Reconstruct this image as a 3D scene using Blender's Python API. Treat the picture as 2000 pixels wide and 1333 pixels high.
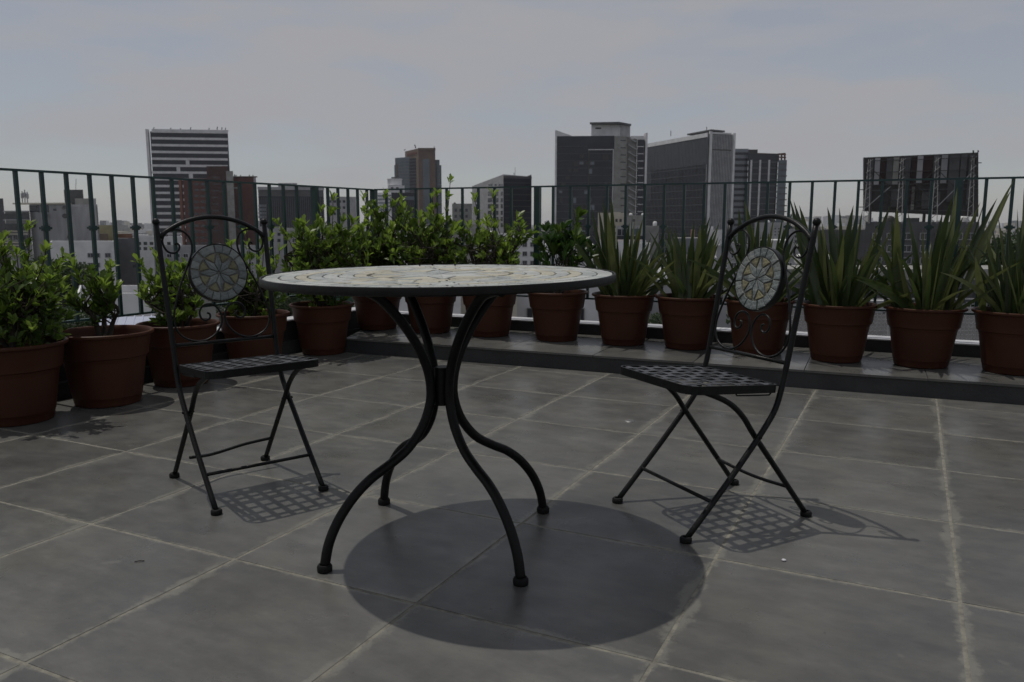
import bpy, math, random
from mathutils import Vector, Matrix
from math import sin, cos, pi, radians, sqrt, atan2, tan

for o in list(bpy.data.objects): bpy.data.objects.remove(o)
scene = bpy.context.scene
COL = scene.collection
R = random.Random(11)

# ------------------------------------------------------------------ camera
F, PITCH, EYE = 1577.0, 0.1467, 0.8925          # focal length in px of a 2000 px wide frame
cam_d = bpy.data.cameras.new('camera')
cam = bpy.data.objects.new('camera', cam_d); COL.objects.link(cam)
cam.location = (0, 0, EYE); cam.rotation_euler = (pi/2 - PITCH, 0, 0)
cam_d.sensor_width = 36.0; cam_d.lens = F / 2000 * 36.0
cam_d.clip_start = 0.05; cam_d.clip_end = 30000
cam_d.dof.use_dof = True; cam_d.dof.focus_distance = 3.0; cam_d.dof.aperture_fstop = 9.0
scene.camera = cam
scene.render.resolution_x, scene.render.resolution_y = 1024, 682

# ------------------------------------------------------------------ sky, sun, exposure
SUN_TO = Vector((-0.2245, 0.131, 0.745)).normalized()
SUN_EL = math.asin(SUN_TO.z); SUN_AZ = atan2(SUN_TO.x, SUN_TO.y)
world = bpy.data.worlds.new('World'); scene.world = world; world.use_nodes = True
wn, wl = world.node_tree.nodes, world.node_tree.links
wn.clear()
wo = wn.new('ShaderNodeOutputWorld'); bg = wn.new('ShaderNodeBackground'); bg.inputs['Strength'].default_value = 0.09
sky = wn.new('ShaderNodeTexSky'); sky.sky_type = 'NISHITA'; sky.sun_disc = False
sky.sun_elevation = SUN_EL; sky.sun_rotation = SUN_AZ
sky.air_density = 1.3; sky.dust_density = 1.6; sky.ozone_density = 2.0; sky.altitude = 2200
tc = wn.new('ShaderNodeTexCoord')
# thin high overcast: soft streaky veil over the blue
def wnoise(scale, detail, sx, sy, sz, rough=0.55, dist=0.0):
    mp = wn.new('ShaderNodeMapping'); mp.inputs['Scale'].default_value = (sx, sy, sz)
    nz = wn.new('ShaderNodeTexNoise'); nz.inputs['Scale'].default_value = scale
    nz.inputs['Detail'].default_value = detail; nz.inputs['Roughness'].default_value = rough; nz.inputs['Distortion'].default_value = dist
    wl.new(tc.outputs['Generated'], mp.inputs['Vector']); wl.new(mp.outputs[0], nz.inputs['Vector'])
    return nz
n1 = wnoise(2.0, 6, 1.0, 1.0, 3.4, 0.52, 0.35)
n2 = wnoise(5.0, 7, 1.0, 1.0, 4.5, 0.55, 0.2)
mixn = wn.new('ShaderNodeMath'); mixn.operation = 'MULTIPLY_ADD'; mixn.inputs[1].default_value = 0.42
wl.new(n2.outputs['Fac'], mixn.inputs[0])
sc1 = wn.new('ShaderNodeMath'); sc1.operation = 'MULTIPLY'; sc1.inputs[1].default_value = 0.62
wl.new(n1.outputs['Fac'], sc1.inputs[0]); wl.new(sc1.outputs[0], mixn.inputs[2])
rmp = wn.new('ShaderNodeMapRange'); rmp.interpolation_type = 'SMOOTHSTEP'
rmp.inputs['From Min'].default_value = 0.42; rmp.inputs['From Max'].default_value = 0.63
rmp.inputs['To Min'].default_value = 0.66; rmp.inputs['To Max'].default_value = 0.98
wl.new(mixn.outputs[0], rmp.inputs['Value'])
cmix = wn.new('ShaderNodeMix'); cmix.data_type = 'RGBA'
wl.new(rmp.outputs[0], cmix.inputs['Factor']); wl.new(sky.outputs[0], cmix.inputs['A'])
cmix.inputs['B'].default_value = (4.95, 4.93, 5.18, 1)          # cloud radiance before the background strength
wl.new(cmix.outputs['Result'], bg.inputs['Color']); wl.new(bg.outputs[0], wo.inputs['Surface'])

sun_d = bpy.data.lights.new('sun', 'SUN'); sun_d.energy = 2.4; sun_d.angle = radians(0.6); sun_d.color = (1.0, 0.955, 0.88)
sun = bpy.data.objects.new('sun', sun_d); COL.objects.link(sun)
sun.rotation_euler = (-SUN_TO).to_track_quat('-Z', 'Y').to_euler(); sun.location = (-4, 3, 12)

scene.render.engine = 'CYCLES'
scene.view_settings.view_transform = 'Standard'; scene.view_settings.look = 'None'
scene.view_settings.exposure = -0.3; scene.view_settings.gamma = 1.0; scene.view_settings.use_curve_mapping = False

# ------------------------------------------------------------------ helpers: places
CP, SP = cos(PITCH), sin(PITCH)
def pt(px, py, Y):
    """world point at forward distance Y that stands where the photo shows pixel (px, py)"""
    t = (666.5 - py) / F
    dz = Y * (t * CP - SP) / (CP + t * SP)
    return Vector(((px - 1000) / F * (Y * CP - dz * SP), Y, EYE + dz))
def ptz(px, z, Y):
    return Vector(((px - 1000) / F * (Y * CP - (z - EYE) * SP), Y, z))
def onz(px, py, z=0.0):
    d = Vector(((px - 1000) / F, CP + SP * (666.5 - py) / F, -SP + CP * (666.5 - py) / F))
    k = (z - EYE) / d.z
    return Vector((0, 0, EYE)) + d * k

# ------------------------------------------------------------------ helpers: materials
MATS = {}
def mat(name, col, rough=0.7, col2=None, nscale=4.0, spec=0.5, metal=0.0, bump=0.0, bscale=60.0, detail=6, coord='Object',
        lo=0.35, hi=0.65, trans=0.0, rvar=0.0, stretch=None):
    if name in MATS: return MATS[name]
    m = bpy.data.materials.new(name); m.use_nodes = True
    n, l = m.node_tree.nodes, m.node_tree.links
    b = n['Principled BSDF']
    b.inputs['Roughness'].default_value = rough; b.inputs['Metallic'].default_value = metal
    b.inputs['Specular IOR Level'].default_value = spec
    t = n.new('ShaderNodeTexCoord')
    src = t.outputs[coord]
    if stretch:
        mp = n.new('ShaderNodeMapping'); mp.inputs['Scale'].default_value = stretch
        l.new(src, mp.inputs['Vector']); src = mp.outputs[0]
    c4 = (*col, 1)
    if col2 is None: col2 = tuple(c * 0.8 for c in col)
    nz = n.new('ShaderNodeTexNoise'); nz.inputs['Scale'].default_value = nscale; nz.inputs['Detail'].default_value = detail
    nz.inputs['Roughness'].default_value = 0.6
    l.new(src, nz.inputs['Vector'])
    cr = n.new('ShaderNodeValToRGB'); cr.color_ramp.elements[0].position = lo; cr.color_ramp.elements[1].position = hi
    cr.color_ramp.elements[0].color = c4; cr.color_ramp.elements[1].color = (*col2, 1)
    l.new(nz.outputs['Fac'], cr.inputs['Fac'])
    out = cr.outputs['Color']
    if rvar:
        oi = n.new('ShaderNodeObjectInfo'); mr = n.new('ShaderNodeMapRange')
        mr.inputs['To Min'].default_value = 1 - rvar; mr.inputs['To Max'].default_value = 1 + rvar
        l.new(oi.outputs['Random'], mr.inputs['Value'])
        hs = n.new('ShaderNodeHueSaturation'); l.new(mr.outputs[0], hs.inputs['Value']); l.new(out, hs.inputs['Color']); out = hs.outputs['Color']
    l.new(out, b.inputs['Base Color'])
    if bump:
        bz = n.new('ShaderNodeTexNoise'); bz.inputs['Scale'].default_value = bscale; bz.inputs['Detail'].default_value = 4
        l.new(t.outputs[coord], bz.inputs['Vector'])
        bp = n.new('ShaderNodeBump'); bp.inputs['Strength'].default_value = bump; bp.inputs['Distance'].default_value = 0.01
        l.new(bz.outputs['Fac'], bp.inputs['Height']); l.new(bp.outputs[0], b.inputs['Normal'])
    if trans:
        tr = n.new('ShaderNodeBsdfTranslucent'); l.new(out, tr.inputs['Color'])
        mx = n.new('ShaderNodeMixShader'); mx.inputs[0].default_value = trans
        l.new(b.outputs[0], mx.inputs[1]); l.new(tr.outputs[0], mx.inputs[2]); l.new(mx.outputs[0], n['Material Output'].inputs['Surface'])
    MATS[name] = m
    return m

# ------------------------------------------------------------------ helpers: meshes
class MB:
    def __init__(s): s.v = []; s.f = []; s.m = []
    def add(s, v, f, mi=0):
        k = len(s.v); s.v += [tuple(p) for p in v]; s.f += [tuple(i + k for i in q) for q in f]; s.m += [mi] * len(f)
        return s
    def box(s, x0, x1, y0, y1, z0, z1, mi=0):
        v = [(x0,y0,z0),(x1,y0,z0),(x1,y1,z0),(x0,y1,z0),(x0,y0,z1),(x1,y0,z1),(x1,y1,z1),(x0,y1,z1)]
        return s.add(v, [(0,3,2,1),(4,5,6,7),(0,1,5,4),(1,2,6,5),(2,3,7,6),(3,0,4,7)], mi)
    def prism(s, poly, z0, z1, mi=0):
        """poly: ccw XY points; z0/z1 a number or one per corner"""
        n = len(poly); a = z0 if isinstance(z0, (list, tuple)) else [z0]*n; b = z1 if isinstance(z1, (list, tuple)) else [z1]*n
        ar = sum(poly[i][0]*poly[(i+1)%n][1] - poly[(i+1)%n][0]*poly[i][1] for i in range(n))
        idx = list(range(n)) if ar > 0 else list(range(n))[::-1]
        v = [(poly[i][0], poly[i][1], a[i]) for i in idx] + [(poly[i][0], poly[i][1], b[i]) for i in idx]
        f = [tuple(range(n))[::-1], tuple(range(n, 2*n))] + [(i, (i+1)%n, (i+1)%n+n, i+n) for i in range(n)]
        return s.add(v, f, mi)
    def beam(s, a, b, w, h=None, mi=0):
        """square bar from a to b"""
        a, b = Vector(a), Vector(b); d = (b-a).normalized(); h = h or w
        u = d.cross(Vector((0,0,1)));  u = u.normalized() if u.length > 1e-4 else Vector((1,0,0))
        n = u.cross(d)
        v = [p + u*(w/2*i) + n*(h/2*j) for p in (a, b) for i, j in ((-1,-1),(1,-1),(1,1),(-1,1))]
        return s.add(v, [(3,2,1,0),(4,5,6,7),(0,1,5,4),(1,2,6,5),(2,3,7,6),(3,0,4,7)], mi)
    def tube(s, path, r, n=8, mi=0, cap=True):
        P = [Vector(p) for p in path]; m = len(P); rr = r if isinstance(r, (list, tuple)) else [r]*m
        T = [(P[min(i+1,m-1)] - P[max(i-1,0)]).normalized() for i in range(m)]
        u = T[0].orthogonal().normalized(); v = []
        for i in range(m):
            u = (u - T[i]*u.dot(T[i])); u = u.normalized() if u.length > 1e-6 else T[i].orthogonal().normalized()
            w = T[i].cross(u)
            v += [P[i] + (u*cos(2*pi*k/n) + w*sin(2*pi*k/n))*rr[i] for k in range(n)]
        f = [(i*n+k, i*n+(k+1)%n, (i+1)*n+(k+1)%n, (i+1)*n+k) for i in range(m-1) for k in range(n)]
        if cap: f += [tuple(range(n))[::-1], tuple(range((m-1)*n, m*n))]
        return s.add(v, f, mi)
    def lathe(s, prof, n=40, c=(0,0,0), mi=0):
        m = len(prof); v = [(c[0]+r*cos(2*pi*k/n), c[1]+r*sin(2*pi*k/n), c[2]+z) for r, z in prof for k in range(n)]
        f = [(i*n+k, i*n+(k+1)%n, (i+1)*n+(k+1)%n, (i+1)*n+k) for i in range(m-1) for k in range(n)]
        return s.add(v, f, mi)
    def ball(s, c, r, n=10, mi=0):
        return s.lathe([(max(1e-4, r*sin(pi*i/6)), -r*cos(pi*i/6)) for i in range(7)], n, c, mi)
    def mesh(s, name):
        me = bpy.data.meshes.new(name); me.from_pydata(s.v, [], s.f)
        me.polygons.foreach_set('material_index', s.m); me.update(); return me
    def build(s, name, mats, parent=None, loc=None, smooth=False, sharp=None):
        return link(name, s.mesh(name), mats, parent, loc, smooth, sharp)

def link(name, me, mats, parent=None, loc=None, smooth=False, sharp=None):
    if not isinstance(mats, (list, tuple)): mats = [mats]
    if not me.materials:
        for m in mats: me.materials.append(m)
        if smooth:
            me.polygons.foreach_set('use_smooth', [True]*len(me.polygons))
            if sharp is not None: me.set_sharp_from_angle(angle=radians(sharp))
    o = bpy.data.objects.new(name, me); COL.objects.link(o)
    if parent is not None: o.parent = parent
    if loc is not None: o.location = loc
    return o
def thing(name, label, cat, loc=(0,0,0), rz=0.0, group=None):
    o = bpy.data.objects.new(name, None); COL.objects.link(o); o.empty_display_size = 0.1
    o.location = loc; o.rotation_euler = (0, 0, rz)
    return tag(o, label, cat, group)
def tag(o, label=None, cat=None, group=None, kind=None):
    if label: o['label'] = label
    if cat: o['category'] = cat
    if group: o['group'] = group
    if kind: o['kind'] = kind
    return o
def struct(o): o['kind'] = 'structure'; return o
def stuff(o): o['kind'] = 'stuff'; return o
def spline(pts, k=6):
    P = [Vector(p) for p in pts]; P = [P[0]*2-P[1]] + P + [P[-1]*2-P[-2]]; out = []
    for i in range(1, len(P)-2):
        for j in range(k):
            t = j/k; a, b, c, d = P[i-1:i+3]
            out.append(0.5*((2*b) + (c-a)*t + (2*a-5*b+4*c-d)*t*t + (3*b-a-3*c+d)*t**3))
    return out + [P[-2]]
def clip(poly, p, n):
    """keep the side of the line through p where (q-p).n >= 0"""
    out = []
    for i in range(len(poly)):
        a, b = poly[i], poly[(i+1) % len(poly)]
        da = (a[0]-p[0])*n[0] + (a[1]-p[1])*n[1]; db = (b[0]-p[0])*n[0] + (b[1]-p[1])*n[1]
        if da >= 0: out.append(a)
        if da*db < 0:
            t = da/(da-db); out.append((a[0]+(b[0]-a[0])*t, a[1]+(b[1]-a[1])*t))
    return out

# ------------------------------------------------------------------ terrace
def tile_material(name, smear):
    m = bpy.data.materials.new(name); m.use_nodes = True
    n, l = m.node_tree.nodes, m.node_tree.links; b = n['Principled BSDF']
    tcn = n.new('ShaderNodeTexCoord'); oi = n.new('ShaderNodeObjectInfo')
    off = n.new('ShaderNodeVectorMath'); off.operation = 'ADD'
    l.new(tcn.outputs['Object'], off.inputs[0]); l.new(oi.outputs['Location'], off.inputs[1])
    def noise(scale, detail, vec, rough=0.6, stretch=None):
        if stretch:
            mp = n.new('ShaderNodeMapping'); mp.inputs['Scale'].default_value = stretch; mp.inputs['Rotation'].default_value = (0, 0, 0.3)
            l.new(vec, mp.inputs[0]); vec = mp.outputs[0]
        z = n.new('ShaderNodeTexNoise'); z.inputs['Scale'].default_value = scale; z.inputs['Detail'].default_value = detail
        z.inputs['Roughness'].default_value = rough; l.new(vec, z.inputs['Vector']); return z.outputs['Fac']
    def math_(op, a, c, c2=None):
        q = n.new('ShaderNodeMath'); q.operation = op
        for i, x in enumerate((a, c, c2)):
            if x is None: continue
            if isinstance(x, (int, float)): q.inputs[i].default_value = x
            else: l.new(x, q.inputs[i])
        return q.outputs[0]
    def ramp(fac, p0, p1, c0, c1):
        r = n.new('ShaderNodeValToRGB'); r.color_ramp.elements[0].position = p0; r.color_ramp.elements[1].position = p1
        r.color_ramp.elements[0].color = (*c0, 1); r.color_ramp.elements[1].color = (*c1, 1); l.new(fac, r.inputs[0]); return r.outputs[0]
    V = off.outputs[0]
    base = ramp(noise(1.5, 9, V, 0.66), 0.33, 0.68, (0.072, 0.073, 0.071), (0.132, 0.131, 0.123))
    blot = ramp(noise(6.5, 6, V, 0.7, (1, 2.2, 1)), 0.40, 0.66, (0.80, 0.80, 0.81), (1.10, 1.09, 1.06))
    mul = n.new('ShaderNodeMix'); mul.data_type = 'RGBA'; mul.blend_type = 'MULTIPLY'; mul.inputs['Factor'].default_value = 1
    l.new(base, mul.inputs['A']); l.new(blot, mul.inputs['B'])
    hs = n.new('ShaderNodeHueSaturation'); mr = n.new('ShaderNodeMapRange')
    mr.inputs['To Min'].default_value = 0.84; mr.inputs['To Max'].default_value = 1.14
    l.new(oi.outputs['Random'], mr.inputs[0]); l.new(mr.outputs[0], hs.inputs['Value']); l.new(mul.outputs['Result'], hs.inputs['Color'])
    # cement smeared over the tile edges when the joints were filled
    sx = n.new('ShaderNodeSeparateXYZ'); l.new(tcn.outputs['Object'], sx.inputs[0])
    ed = math_('MINIMUM', math_('MULTIPLY', math_('SUBTRACT', 0.2875, math_('ABSOLUTE', sx.outputs[0], 0)), 1.05), math_('MULTIPLY', math_('SUBTRACT', 0.2875, math_('ABSOLUTE', sx.outputs[1], 0)), 1.7))
    wv = math_('MULTIPLY_ADD', noise(3.6, 5, V, 0.7), 0.13, -0.060)
    wv2 = math_('MULTIPLY_ADD', noise(26.0, 7, V, 0.8), 0.085, math_('ADD', wv, -0.030))
    k = n.new('ShaderNodeMapRange'); k.interpolation_type = 'SMOOTHSTEP'
    l.new(math_('SUBTRACT', wv2, ed), k.inputs[0]); k.inputs['From Min'].default_value = -0.008; k.inputs['From Max'].default_value = 0.012
    k.inputs['To Max'].default_value = smear
    sm = n.new('ShaderNodeMix'); sm.data_type = 'RGBA'; l.new(k.outputs[0], sm.inputs['Factor']); l.new(hs.outputs[0], sm.inputs['A'])
    sm.inputs['B'].default_value = (0.215, 0.207, 0.172, 1)
    # brownish weathering and dark specks
    st = ramp(noise(1.9, 7, V, 0.72), 0.50, 0.72, (0, 0, 0), (0.42, 0.42, 0.42))
    sb = n.new('ShaderNodeMix'); sb.data_type = 'RGBA'; l.new(st, sb.inputs['Factor']); l.new(sm.outputs['Result'], sb.inputs['A']); sb.inputs['B'].default_value = (0.128, 0.116, 0.092, 1)
    dk = ramp(noise(60.0, 2, V, 0.5), 0.73, 0.77, (0, 0, 0), (0.55, 0.55, 0.55))
    sd = n.new('ShaderNodeMix'); sd.data_type = 'RGBA'; l.new(dk, sd.inputs['Factor']); l.new(sb.outputs['Result'], sd.inputs['A']); sd.inputs['B'].default_value = (0.035, 0.034, 0.033, 1)
    # a few dried splashes
    sp = ramp(noise(11.0, 3, V, 0.5), 0.70, 0.76, (0, 0, 0), (0.32, 0.32, 0.32))
    s2 = n.new('ShaderNodeMix'); s2.data_type = 'RGBA'; l.new(sp, s2.inputs['Factor']); l.new(sd.outputs['Result'], s2.inputs['A']); s2.inputs['B'].default_value = (0.2, 0.195, 0.17, 1)
    l.new(s2.outputs['Result'], b.inputs['Base Color'])
    rr = n.new('ShaderNodeMapRange'); l.new(noise(5.0, 5, V), rr.inputs[0]); rr.inputs['From Min'].default_value = 0.3; rr.inputs['From Max'].default_value = 0.7
    rr.inputs['To Min'].default_value = 0.24; rr.inputs['To Max'].default_value = 0.44
    l.new(rr.outputs[0], b.inputs['Roughness']); b.inputs['Specular IOR Level'].default_value = 0.45
    bp = n.new('ShaderNodeBump'); bp.inputs['Strength'].default_value = 0.12; bp.inputs['Distance'].default_value = 0.004
    l.new(noise(22.0, 7, V, 0.65), bp.inputs['Height']); l.new(bp.outputs[0], b.inputs['Normal'])
    return m
M_tile = tile_material('slate_tile', 0.52); M_ptile = tile_material('platform_slate', 0.0)
M_grout = mat('grout', (0.235, 0.226, 0.188), 0.95, (0.13, 0.125, 0.108), 30, bump=0.5, bscale=120)
M_curb = mat('dark_render', (0.021, 0.022, 0.023), 0.7, (0.036, 0.037, 0.037), 5, bump=0.25, bscale=50)
M_flash = mat('white_flashing', (0.62, 0.62, 0.64), 0.45, (0.42, 0.42, 0.44), 9)
M_zinc = mat('dull_zinc', (0.20, 0.20, 0.20), 0.45, (0.13, 0.13, 0.13), 30, metal=.4)
M_conc = mat('concrete', (0.30, 0.29, 0.28), 0.9, (0.22, 0.215, 0.21), 1.2, bump=0.2)

STEP_O = Vector((-1.09, 5.475)); A_R = radians(-23.9); D_R = Vector((cos(A_R), sin(A_R))); N_R = Vector((-D_R.y, D_R.x))
LEFT_O = Vector((-2.292, 3.983)); A_L = radians(61.87); D_L = Vector((cos(A_L), sin(A_L))); N_L = Vector((-D_L.y, D_L.x))
def rp(s, off): return STEP_O + D_R*s + N_R*off      # along / behind the right step
def lp(s, off): return LEFT_O + D_L*s + N_L*off      # along / behind the left kerb
TS = 0.575; TH = radians(63.68); TO = Vector((-0.996, 1.534)); E_T = Vector((cos(TH), sin(TH))); N_T = Vector((-E_T.y, E_T.x))
Z_PL = 0.10

floor = struct(MB().prism([(-4.3, -3.0), (6.0, -3.0), (6.0, 2.35), tuple(rp(0.03, 0.0)), tuple(lp(2.05, 0.0)), tuple(lp(-7.6, 0))], -0.30, -0.0009).build('floor', M_grout))
for i in range(-8, 6):
    for j in range(-7, 9):
        g = 0.0045 + R.uniform(-0.001, 0.0016)
        c = TO + N_T*((i+0.5)*TS) + E_T*((j+0.5)*TS)
        h = TS/2 - g
        q = [(c + N_T*a*h + E_T*b_*h) for a, b_ in ((1,-1),(1,1),(-1,1),(-1,-1))]
        q = [(p.x, p.y) for p in q]
        q = clip(q, rp(0, -0.006), (-N_R.x, -N_R.y)); 
        if len(q) < 3: continue
        q = clip(q, lp(0, -0.006), (-N_L.x, -N_L.y))
        if len(q) < 3: continue
        q = clip(q, (0, -2.9), (0, 1))
        if len(q) < 3: continue
        q = clip(q, (5.8, 0), (-1, 0))
        if len(q) < 3: continue
        ar = abs(sum(q[a][0]*q[(a+1)%len(q)][1] - q[(a+1)%len(q)][0]*q[a][1] for a in range(len(q)))/2)
        if ar < 0.004: continue
        dz = R.uniform(-0.0002, 0.0004)
        cm = Vector((sum(p[0] for p in q)/len(q), sum(p[1] for p in q)/len(q)))
        def loc(p, sh=0.0):
            d = Vector(p) - c
            if sh: d = d + (cm - Vector(p)).normalized()*sh
            return (d.dot(N_T), -d.dot(E_T))
        lo = [loc(p) for p in q]; up = [loc(p, 0.0025) for p in q]
        m_ = MB(); nq = len(q)
        sgn = sum(lo[a][0]*lo[(a+1)%nq][1] - lo[(a+1)%nq][0]*lo[a][1] for a in range(nq))
        if sgn < 0: lo, up = lo[::-1], up[::-1]
        v = [(x, y, -0.010) for x, y in lo] + [(x, y, -0.0001) for x, y in lo] + [(x, y, 0.0) for x, y in up]
        f = [tuple(range(2*nq, 3*nq))] + [(a+k*nq, (a+1)%nq+k*nq, (a+1)%nq+(k+1)*nq, a+(k+1)*nq) for k in (0, 1) for a in range(nq)]
        m_.add(v, f)
        t = m_.build('floor_tile', M_tile, floor, (c.x, c.y, dz)); t.rotation_euler = (R.uniform(-.0005, .0005), R.uniform(-.0005, .0005), atan2(N_T.y, N_T.x))

# raised platform on the right, with its own tiles
plat = struct(MB().prism([tuple(rp(-0.08, 0.008)), tuple(rp(7.2, 0.008)), tuple(rp(7.2, 1.0)), tuple(rp(-0.42, 1.0))], -0.30, Z_PL-0.006).build('platform', M_curb))
for k in range(12):
    s0, s1 = k*TS*1.04-0.07, (k+1)*TS*1.04-0.074
    pr = [rp(s0, 0.0), rp(s1, 0.0), rp(s1, 0.832), rp(s0, 0.832)]
    c = (pr[0]+pr[2])/2
    m_ = MB().prism([tuple(p-c) for p in pr], -0.012, 0.0)
    m_.build('platform_tile', M_ptile, plat, (c.x, c.y, Z_PL + R.uniform(-.001, .001)))
curb = struct(MB().prism([tuple(rp(-0.36, 0.835)), tuple(rp(7.2, 0.835)), tuple(rp(7.2, 0.985)), tuple(rp(-0.42, 0.985))], Z_PL-0.004, 0.172).build('curb_right', M_curb))
MB().prism([tuple(rp(-0.36, 0.828)), tuple(rp(7.2, 0.828)), tuple(rp(7.2, 0.992)), tuple(rp(-0.42, 0.992))], 0.173, 0.181).build('metal_flashing', M_flash, curb)
curbl = struct(MB().prism([tuple(lp(-7.0, 0.0)), tuple(lp(2.72, 0.0)), tuple(lp(2.72, 0.05)), tuple(lp(-7.0, 0.05))], -0.28, 0.085)
    .prism([tuple(lp(-7.0, 0.052)), tuple(lp(2.80, 0.052)), tuple(lp(2.84, 0.19)), tuple(lp(-7.0, 0.19))], -0.28, 0.215).build('curb_left', M_curb))
MB().prism([tuple(lp(-7.0, 0.046)), tuple(lp(2.80, 0.046)), tuple(lp(2.84, 0.196)), tuple(lp(-7.0, 0.196))], 0.216, 0.224).build('metal_flashing', M_flash, curbl)
# the house that carries the terrace
struct(MB().prism([(-4.25, -2.95), (5.95, -2.95), (5.95, 2.3), tuple(rp(7.1, 0.98)), tuple(rp(-0.40, 0.98)), tuple(lp(-7.0, 0.185))], -26, -0.31).build('terrace_building', M_conc))

# ------------------------------------------------------------------ railing
M_green = mat('green_paint', (0.020, 0.055, 0.051), 0.40, (0.014, 0.038, 0.037), 14, spec=0.5, bump=0.1, bscale=80)
ZT = 1.145
def railing(label, pos, s_list, posts, s0, s1, zb, collars):
    root = thing('railing', label, 'railing', (*pos(s_list[0]), zb))
    inv = Vector((*pos(s_list[0]), zb))
    dvec = (pos(1.0) - pos(0.0)).normalized(); rz = atan2(dvec.y, dvec.x)
    root.rotation_euler = (0, 0, rz); base = s_list[0]
    rail = MB().box(s0-base, s1-base, -0.013, 0.013, ZT-zb-0.009, ZT-zb+0.002); rail.build('top_rail', M_green, root)
    MB().box(s0-base, s1-base, -0.011, 0.011, 0.145, 0.157).build('bottom_rail', M_green, root)
    bar = MB().box(-0.0085, 0.0085, -0.0085, 0.0085, 0.157, ZT-zb-0.0095).mesh('baluster')
    zc = 0.86 - zb
    colr = MB().box(-0.026, 0.026, -0.014, 0.014, zc-0.006, zc+0.006).box(-0.016, 0.016, -0.013, 0.013, zc-0.014, zc+0.012).mesh('collar')
    for k, s in enumerate(s_list):
        b = link('baluster', bar, M_green, root, (s-base, 0, 0))
        if k % 2 == collars: link('collar', colr, M_green, b)
    for s in posts:
        MB().box(-0.021, 0.021, -0.021, 0.021, -0.03, ZT-zb-0.0097).build('post', M_green, root, (s-base, 0, 0))
    return root
sp_r = 0.1335
right_s = [-0.28 + sp_r*k for k in range(9)] + [1.115 + sp_r*k for k in range(19)] + [1.115+sp_r*20.1 + sp_r*k for k in range(13)]
railing('dark green metal railing behind the sword-leaved plants on the platform', lambda s: rp(s, 0.9), right_s, [0.995, 1.115+sp_r*19.05], -0.385, 6.9, 0.20, 1)
sp_l = 0.1295
left_s = [-0.04 + sp_l*k for k in range(-8, 16)] + [2.225 + 0.114*k for k in range(5)]
railing('dark green metal railing behind the leafy shrubs at left', lambda s: lp(s, 0.12), left_s, [2.085], -1.3, 2.745, 0.225, 1)
pc = lp(2.768, 0.12)
cp = MB().box(-0.022, 0.022, -0.022, 0.022, 0.0, ZT-0.216+0.006).build('railing_post', M_green, None, (pc.x, pc.y, 0.21)); cp.rotation_euler = (0, 0, A_R)
tag(cp, 'thick dark green corner post where the two railings meet', 'post')

# ------------------------------------------------------------------ table
M_iron = mat('black_iron', (0.005, 0.0055, 0.0058), 0.38, (0.009, 0.0095, 0.0095), 25, spec=0.2, bump=0.12, bscale=140)
M_strip = mat('seat_strip_sheen', (0.030, 0.031, 0.035), 0.36, (0.042, 0.043, 0.048), 25, spec=0.5, bump=0.05, bscale=140)  # iron colour lightened and blued to carry the sky's sheen on the strips
M_ironT = mat('table_iron', (0.005, 0.005, 0.005), 0.45, (0.009, 0.0088, 0.0085), 18, spec=0.18, bump=0.12, bscale=120)
M_rub = mat('black_rubber', (0.006, 0.006, 0.006), 0.7, (0.010, 0.010, 0.010), 20, spec=.2)
M_st1 = mat('green_slate', (0.165, 0.185, 0.180), 0.6, (0.110, 0.130, 0.130), 14, bump=0.6, bscale=70, rvar=0.18, detail=8)  # these three medallion stones are coloured darker for the shade on the chair backs
M_st2 = mat('pale_slate', (0.205, 0.222, 0.212), 0.6, (0.145, 0.162, 0.158), 14, bump=0.6, bscale=70, rvar=0.18, detail=8)
M_st3 = mat('sand_stone', (0.195, 0.180, 0.100), 0.65, (0.140, 0.130, 0.074), 14, bump=0.6, bscale=70, rvar=0.18, detail=8)
M_t1 = mat('table_slate', (0.36, 0.385, 0.37), 0.5, (0.25, 0.275, 0.265), 14, bump=0.6, bscale=70, rvar=0.14, detail=8)
M_t2 = mat('table_pale_slate', (0.44, 0.455, 0.43), 0.5, (0.33, 0.345, 0.33), 14, bump=0.6, bscale=70, rvar=0.14, detail=8)
M_t3 = mat('table_sand_stone', (0.44, 0.415, 0.325), 0.5, (0.34, 0.32, 0.245), 14, bump=0.6, bscale=70, rvar=0.16, detail=8)
M_mort = mat('mortar', (0.19, 0.187, 0.170), 0.95, (0.13, 0.128, 0.116), 40, bump=0.4, bscale=150)
def stone(poly, zt, m, parent, name='stone', rot=None):
    """one mosaic stone: a low prism with a chamfered edge, its own centre as origin"""
    cx = sum(p[0] for p in poly)/len(poly); cy = sum(p[1] for p in poly)/len(poly)
    q = [(x-cx, y-cy) for x, y in poly]; n = len(q)
    sg = sum(q[a][0]*q[(a+1)%n][1]-q[(a+1)%n][0]*q[a][1] for a in range(n))
    if sg < 0: q = q[::-1]
    ins = [(x*(1-0.0016/max(.006, sqrt(x*x+y*y))), y*(1-0.0016/max(.006, sqrt(x*x+y*y)))) for x, y in q]
    v = [(x, y, -0.006) for x, y in q] + [(x, y, -0.0012) for x, y in q] + [(x, y, R.uniform(-.0003, .0005)) for x, y in ins]
    f = [tuple(range(2*n, 3*n))] + [(a+k*n, (a+1)%n+k*n, (a+1)%n+(k+1)*n, a+(k+1)*n) for k in (0, 1) for a in range(n)]
    return MB().add(v, f).build(name, m, parent, (cx, cy, zt))
def ring_poly(r0, r1, a0, a1, k=3):
    return [(r1*cos(a0+(a1-a0)*i/k), r1*sin(a0+(a1-a0)*i/k)) for i in range(k+1)] + [(r0*cos(a1+(a0-a1)*i/k), r0*sin(a1+(a0-a1)*i/k)) for i in range(k+1)]
def jit(poly, a): return [(x+R.uniform(-a, a), y+R.uniform(-a, a)) for x, y in poly]
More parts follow.
